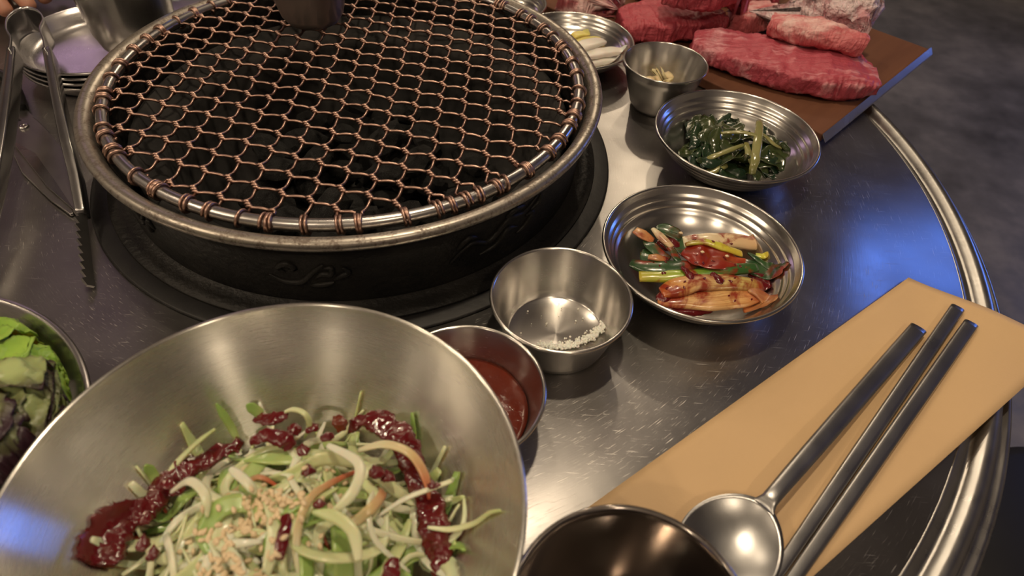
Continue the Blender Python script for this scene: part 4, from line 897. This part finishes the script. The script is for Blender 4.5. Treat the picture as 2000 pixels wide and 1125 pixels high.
def jaw(p0, p1, side):
    ax = p1 - p0; L = ax.length; ax.normalize(); sv = ax.cross(Vector((0, 0, 1))).normalized() * side; upv = sv.cross(ax).normalized()
    if upv.z < 0: upv = -upv
    n = 10; out = [(0, -.0022), (L, -.0012)]; top = []
    for i in range(n, 0, -1):
        x1 = L * i / n; x0 = L * (i - .75) / n; top += [(x1, .0030), (x0, .0056)]
    out += top + [(0, .0040)]
    m4 = Matrix(((ax.x, (upv * .70 + sv * .71).x, sv.x, p0.x), (ax.y, (upv * .70 + sv * .71).y, sv.y, p0.y), (ax.z, (upv * .70 + sv * .71).z, sv.z, p0.z), (0, 0, 0, 1)))
    nrm = ax.cross((upv * .70 + sv * .71)).normalized()
    for r_ in range(3): m4[r_][2] = nrm[r_]
    return prism('serrated_tip', out, -.0008, .0008, m4)
new_obj('serrated_tip', jaw(c(161, 412, .0110), c(180, 560, .0022), 1), M['scissor'], TG, smooth=False)  # both tips in darker steel: shade of their steep faces put into colour
new_obj('serrated_tip', jaw(c(-48, 510, .0145), c(-85, 640, .0022), -1), M['scissor'], TG, smooth=False)
# scissors: local x towards the tips
SP = c(46, 246, .006); tipp = c(149, 410, .004); dv = tipp - SP; SCS = tag(empty('scissors', (SP.x, SP.y, .0006), math.atan2(dv.y, dv.x)), 'kitchen scissors with black handles lying closed under the tongs', 'scissors')
Ls = math.hypot(dv.x, dv.y)
bl = [(-.012, -.010), (.010, -.0120), (.035, -.0105), (Ls * .7, -.0075), (Ls, -.0012), (Ls, .0012), (Ls * .8, .0075), (Ls * .45, .0145), (.015, .0125), (-.004, .0105), (-.012, .0090)]
b = new_obj('blade', prism('blade', bl, .0022, .0042), M['scissor'], SCS, smooth=False); bevel(b, .0008)
gr = [(.012, -.0118), (.035, -.0103), (Ls * .7, -.0073), (Ls, -.0010), (Ls * .7, -.0015), (.040, -.0030)]
new_obj('ground_edge', prism('ground_edge', gr, .0041, .0045), M['tongs'], b, smooth=False)
b2 = new_obj('blade', prism('blade', [(x, -y * .9 - .0035) for x, y in bl][::-1], .0, .0020), M['scissor'], SCS, smooth=False); bevel(b2, .0006)
new_obj('pivot_screw', lathe('pivot_screw', [(0, .0002), (.0036, .0002), (.0036, .0052), (.0030, .0060), (.0008, .0062), (.0008, .0056), (0, .0056)], 24), M['ring'], SCS)
for sg in (1, -1):
    hx = lambda p: Vector((p[0], p[1] + .26 * (p[0] + .010), p[2]))
    tang = [(-.010, sg * .001), (-.010, sg * .0095), (-.030, sg * .0125 - .005), (-.032, sg * .004 - .0055)]
    new_obj('tang', prism('tang', tang if sg > 0 else tang[::-1], .0005, .0040), M['scissor'], SCS, smooth=False)
    lp_ = smoothpath([hx(p) for p in ((-.026, sg * .0090, .005), (-.050, sg * .0190, .005), (-.078, sg * .0270, .005), (-.100, sg * .0240, .005), (-.104, sg * .0120, .005), (-.088, sg * .0060, .005), (-.060, sg * .0065, .005), (-.028, sg * .0070, .005))], 60)
    new_obj('handle', loft('handle', lp_, .0042, .0044, 10, power=2.6), M['black_plastic'], SCS)

# ------------------------------------------------------------------ things at the edge of the view
ST = tag(empty('padded_stool', (.690, -.215, -.75)), 'round stool with a thick black padded seat beside the table', 'stool')
new_obj('seat', lathe('seat', [(0, .395), (.165, .395), (.180, .405), (.185, .425), (.180, .445), (.165, .455), (.08, .460), (0, .461)], 64), M['black_vinyl'], ST)
new_obj('drum', lathe('drum', [(0, 0), (.150, 0), (.155, .01), (.150, .20), (.160, .395), (0, .395)], 48), M['black_plastic'], ST)
S2 = tag(empty('padded_stool', (-.95, .62, -.75)), 'black padded stool under the person across the table', 'stool')
for ch in list(ST.children):
    c2 = ch.copy(); COL.objects.link(c2); c2.parent = S2; c2.scale.z = .71
# crumpled clear bag beyond the plates
bz = random.Random(2); bm = bmesh.new(); bmesh.ops.create_icosphere(bm, subdivisions=5, radius=1)
for v in bm.verts:
    p = v.co.copy(); n = noise.noise_vector(p * 2.2) * .30 + noise.noise_vector(p * 5.0 + Vector((3, 1, 2))) * .14
    p = p + n; v.co = Vector((p.x * .060, p.y * .034, p.z * .030))
zmin = min(v.co.z for v in bm.verts)
me = bpy.data.meshes.new('plastic_bag'); bm.to_mesh(me); bm.free()
o = new_obj('plastic_bag', me, M['bag'], loc=Vector((-.274, .2065, -zmin + .0004))); tag(o, 'crumpled cloudy white plastic bag beyond the stacked plates', 'bag')
# person across the table: resting forearm with a short dark sleeve
jn = {'pelvis': (-.95, .62, -.32), 'waist': (-.93, .60, -.12), 'chest': (-.88, .56, .12), 'neck': (-.86, .54, .27), 'head0': (-.84, .52, .34), 'head1': (-.82, .51, .46), 'shoulder': (-.76, .46, .20), 'elbow': (-.62, .35, .045), 'fore': (-.54, .30, .046), 'wrist': (-.450, .245, .036), 'palm': (-.420, .227, .030), 'rs': (-.96, .70, .20), 're': (-.98, .72, -.06), 'rw': (-.80, .62, -.20), 'k1': (-.60, .50, -.30), 'a1': (-.58, .50, -.72), 'k2': (-.66, .72, -.30), 'a2': (-.62, .74, -.72)}
rad = {'pelvis': .095, 'waist': .10, 'chest': .11, 'neck': .055, 'head0': .075, 'head1': .085, 'shoulder': .065, 'elbow': .042, 'fore': .042, 'wrist': .027, 'palm': .021, 'rs': .065, 're': .045, 'rw': .03, 'k1': .07, 'a1': .05, 'k2': .07, 'a2': .05}
ed = [('pelvis', 'waist'), ('waist', 'chest'), ('chest', 'neck'), ('neck', 'head0'), ('head0', 'head1'), ('chest', 'shoulder'), ('shoulder', 'elbow'), ('elbow', 'fore'), ('fore', 'wrist'), ('wrist', 'palm'), ('chest', 'rs'), ('rs', 're'), ('re', 'rw'), ('pelvis', 'k1'), ('k1', 'a1'), ('pelvis', 'k2'), ('k2', 'a2')]
fd, fp = Vector((.867, -.5, 0)), Vector((.5, .867, 0)); pc_ = Vector(jn['palm'])
for fi, (off, l1, l2, l3) in enumerate(((-.024, .026, .020, .015), (-.008, .029, .023, .016), (.008, .027, .021, .015), (.023, .021, .017, .013))):
    base_ = pc_ + fd * .030 + fp * off; base_.z = .030
    q1 = base_ + fd * l1 + fp * off * .15; q1.z = .027; q2 = q1 + fd * l2 * .85; q2.z = .018; q3 = q2 + fd * l3 * .7; q3.z = .0072
    for nm, q_, r_ in (('k', base_, .0105), ('m', q1, .0088), ('d', q2, .0080), ('t', q3, .0068)): jn['%s%d' % (nm + '_', fi)] = tuple(q_); rad['%s%d' % (nm + '_', fi)] = r_
    ed += [('palm', 'k_%d' % fi), ('k_%d' % fi, 'm_%d' % fi), ('m_%d' % fi, 'd_%d' % fi), ('d_%d' % fi, 't_%d' % fi)]
for nm, q_, r_ in (('th0', pc_ - fp * .022 + fd * .004, .0115), ('th1', pc_ - fp * .040 + fd * .026, .0095), ('th2', pc_ - fp * .044 + fd * .046, .0080)):
    q_ = Vector(q_); q_.z = {'th0': .026, 'th1': .018, 'th2': .011}[nm]; jn[nm] = tuple(q_); rad[nm] = r_
ed += [('palm', 'th0'), ('th0', 'th1'), ('th1', 'th2')]
names = list(jn); me = bpy.data.meshes.new('person'); me.from_pydata([jn[n] for n in names], [(names.index(a), names.index(b)) for a, b in ed], [])
po = new_obj('person', me, M['skin'], smooth=False); sk = po.modifiers.new('skin', 'SKIN'); sk.use_smooth_shade = True
for i, n in enumerate(names):
    sv = me.skin_vertices[0].data[i]; sv.radius = (rad[n], rad[n]); sv.use_root = (n == 'pelvis')
po.modifiers.new('sub', 'SUBSURF').levels = 2; po.modifiers['sub'].render_levels = 2
tag(po, 'person across the table with one bare forearm resting on the table', 'person')
sl = smoothpath([Vector(jn['shoulder']) + Vector((-.02, -.0, .02)), (Vector(jn['shoulder']) + Vector(jn['elbow'])) / 2, Vector(jn['elbow']) + Vector((-.02, .016, .02))], 16)
new_obj('sleeve', loft('sleeve', sl, [.085, .072, .062], [.085, .072, .062], 24, namp=.006, nscale=20), M['dark_cloth'], po)
new_obj('shirt', loft('shirt', smoothpath([Vector((-.95, .62, -.34)), Vector((-.93, .60, -.12)), Vector((-.88, .56, .14)), Vector((-.865, .545, .25))], 24), [.17, .165, .17, .07], [.15, .15, .155, .07], 28, namp=.006, nscale=14), M['dark_cloth'], po)

for kx, ax in (('k1', 'a1'), ('k2', 'a2')):
    new_obj('trouser_leg', loft('trouser_leg', smoothpath([Vector(jn['pelvis']) + Vector((.02, 0, 0)), (Vector(jn['pelvis']) + Vector(jn[kx])) / 2, Vector(jn[kx]) + Vector((.02, 0, .01)), (Vector(jn[kx]) + Vector(jn[ax])) / 2, Vector(jn[ax]) + Vector((0, 0, -.005))], 40), [.12, .11, .095, .085, .075], [.12, .11, .095, .085, .075], 22, up=(0, 1, 0), namp=.005, nscale=16), M['dark_cloth'], po)
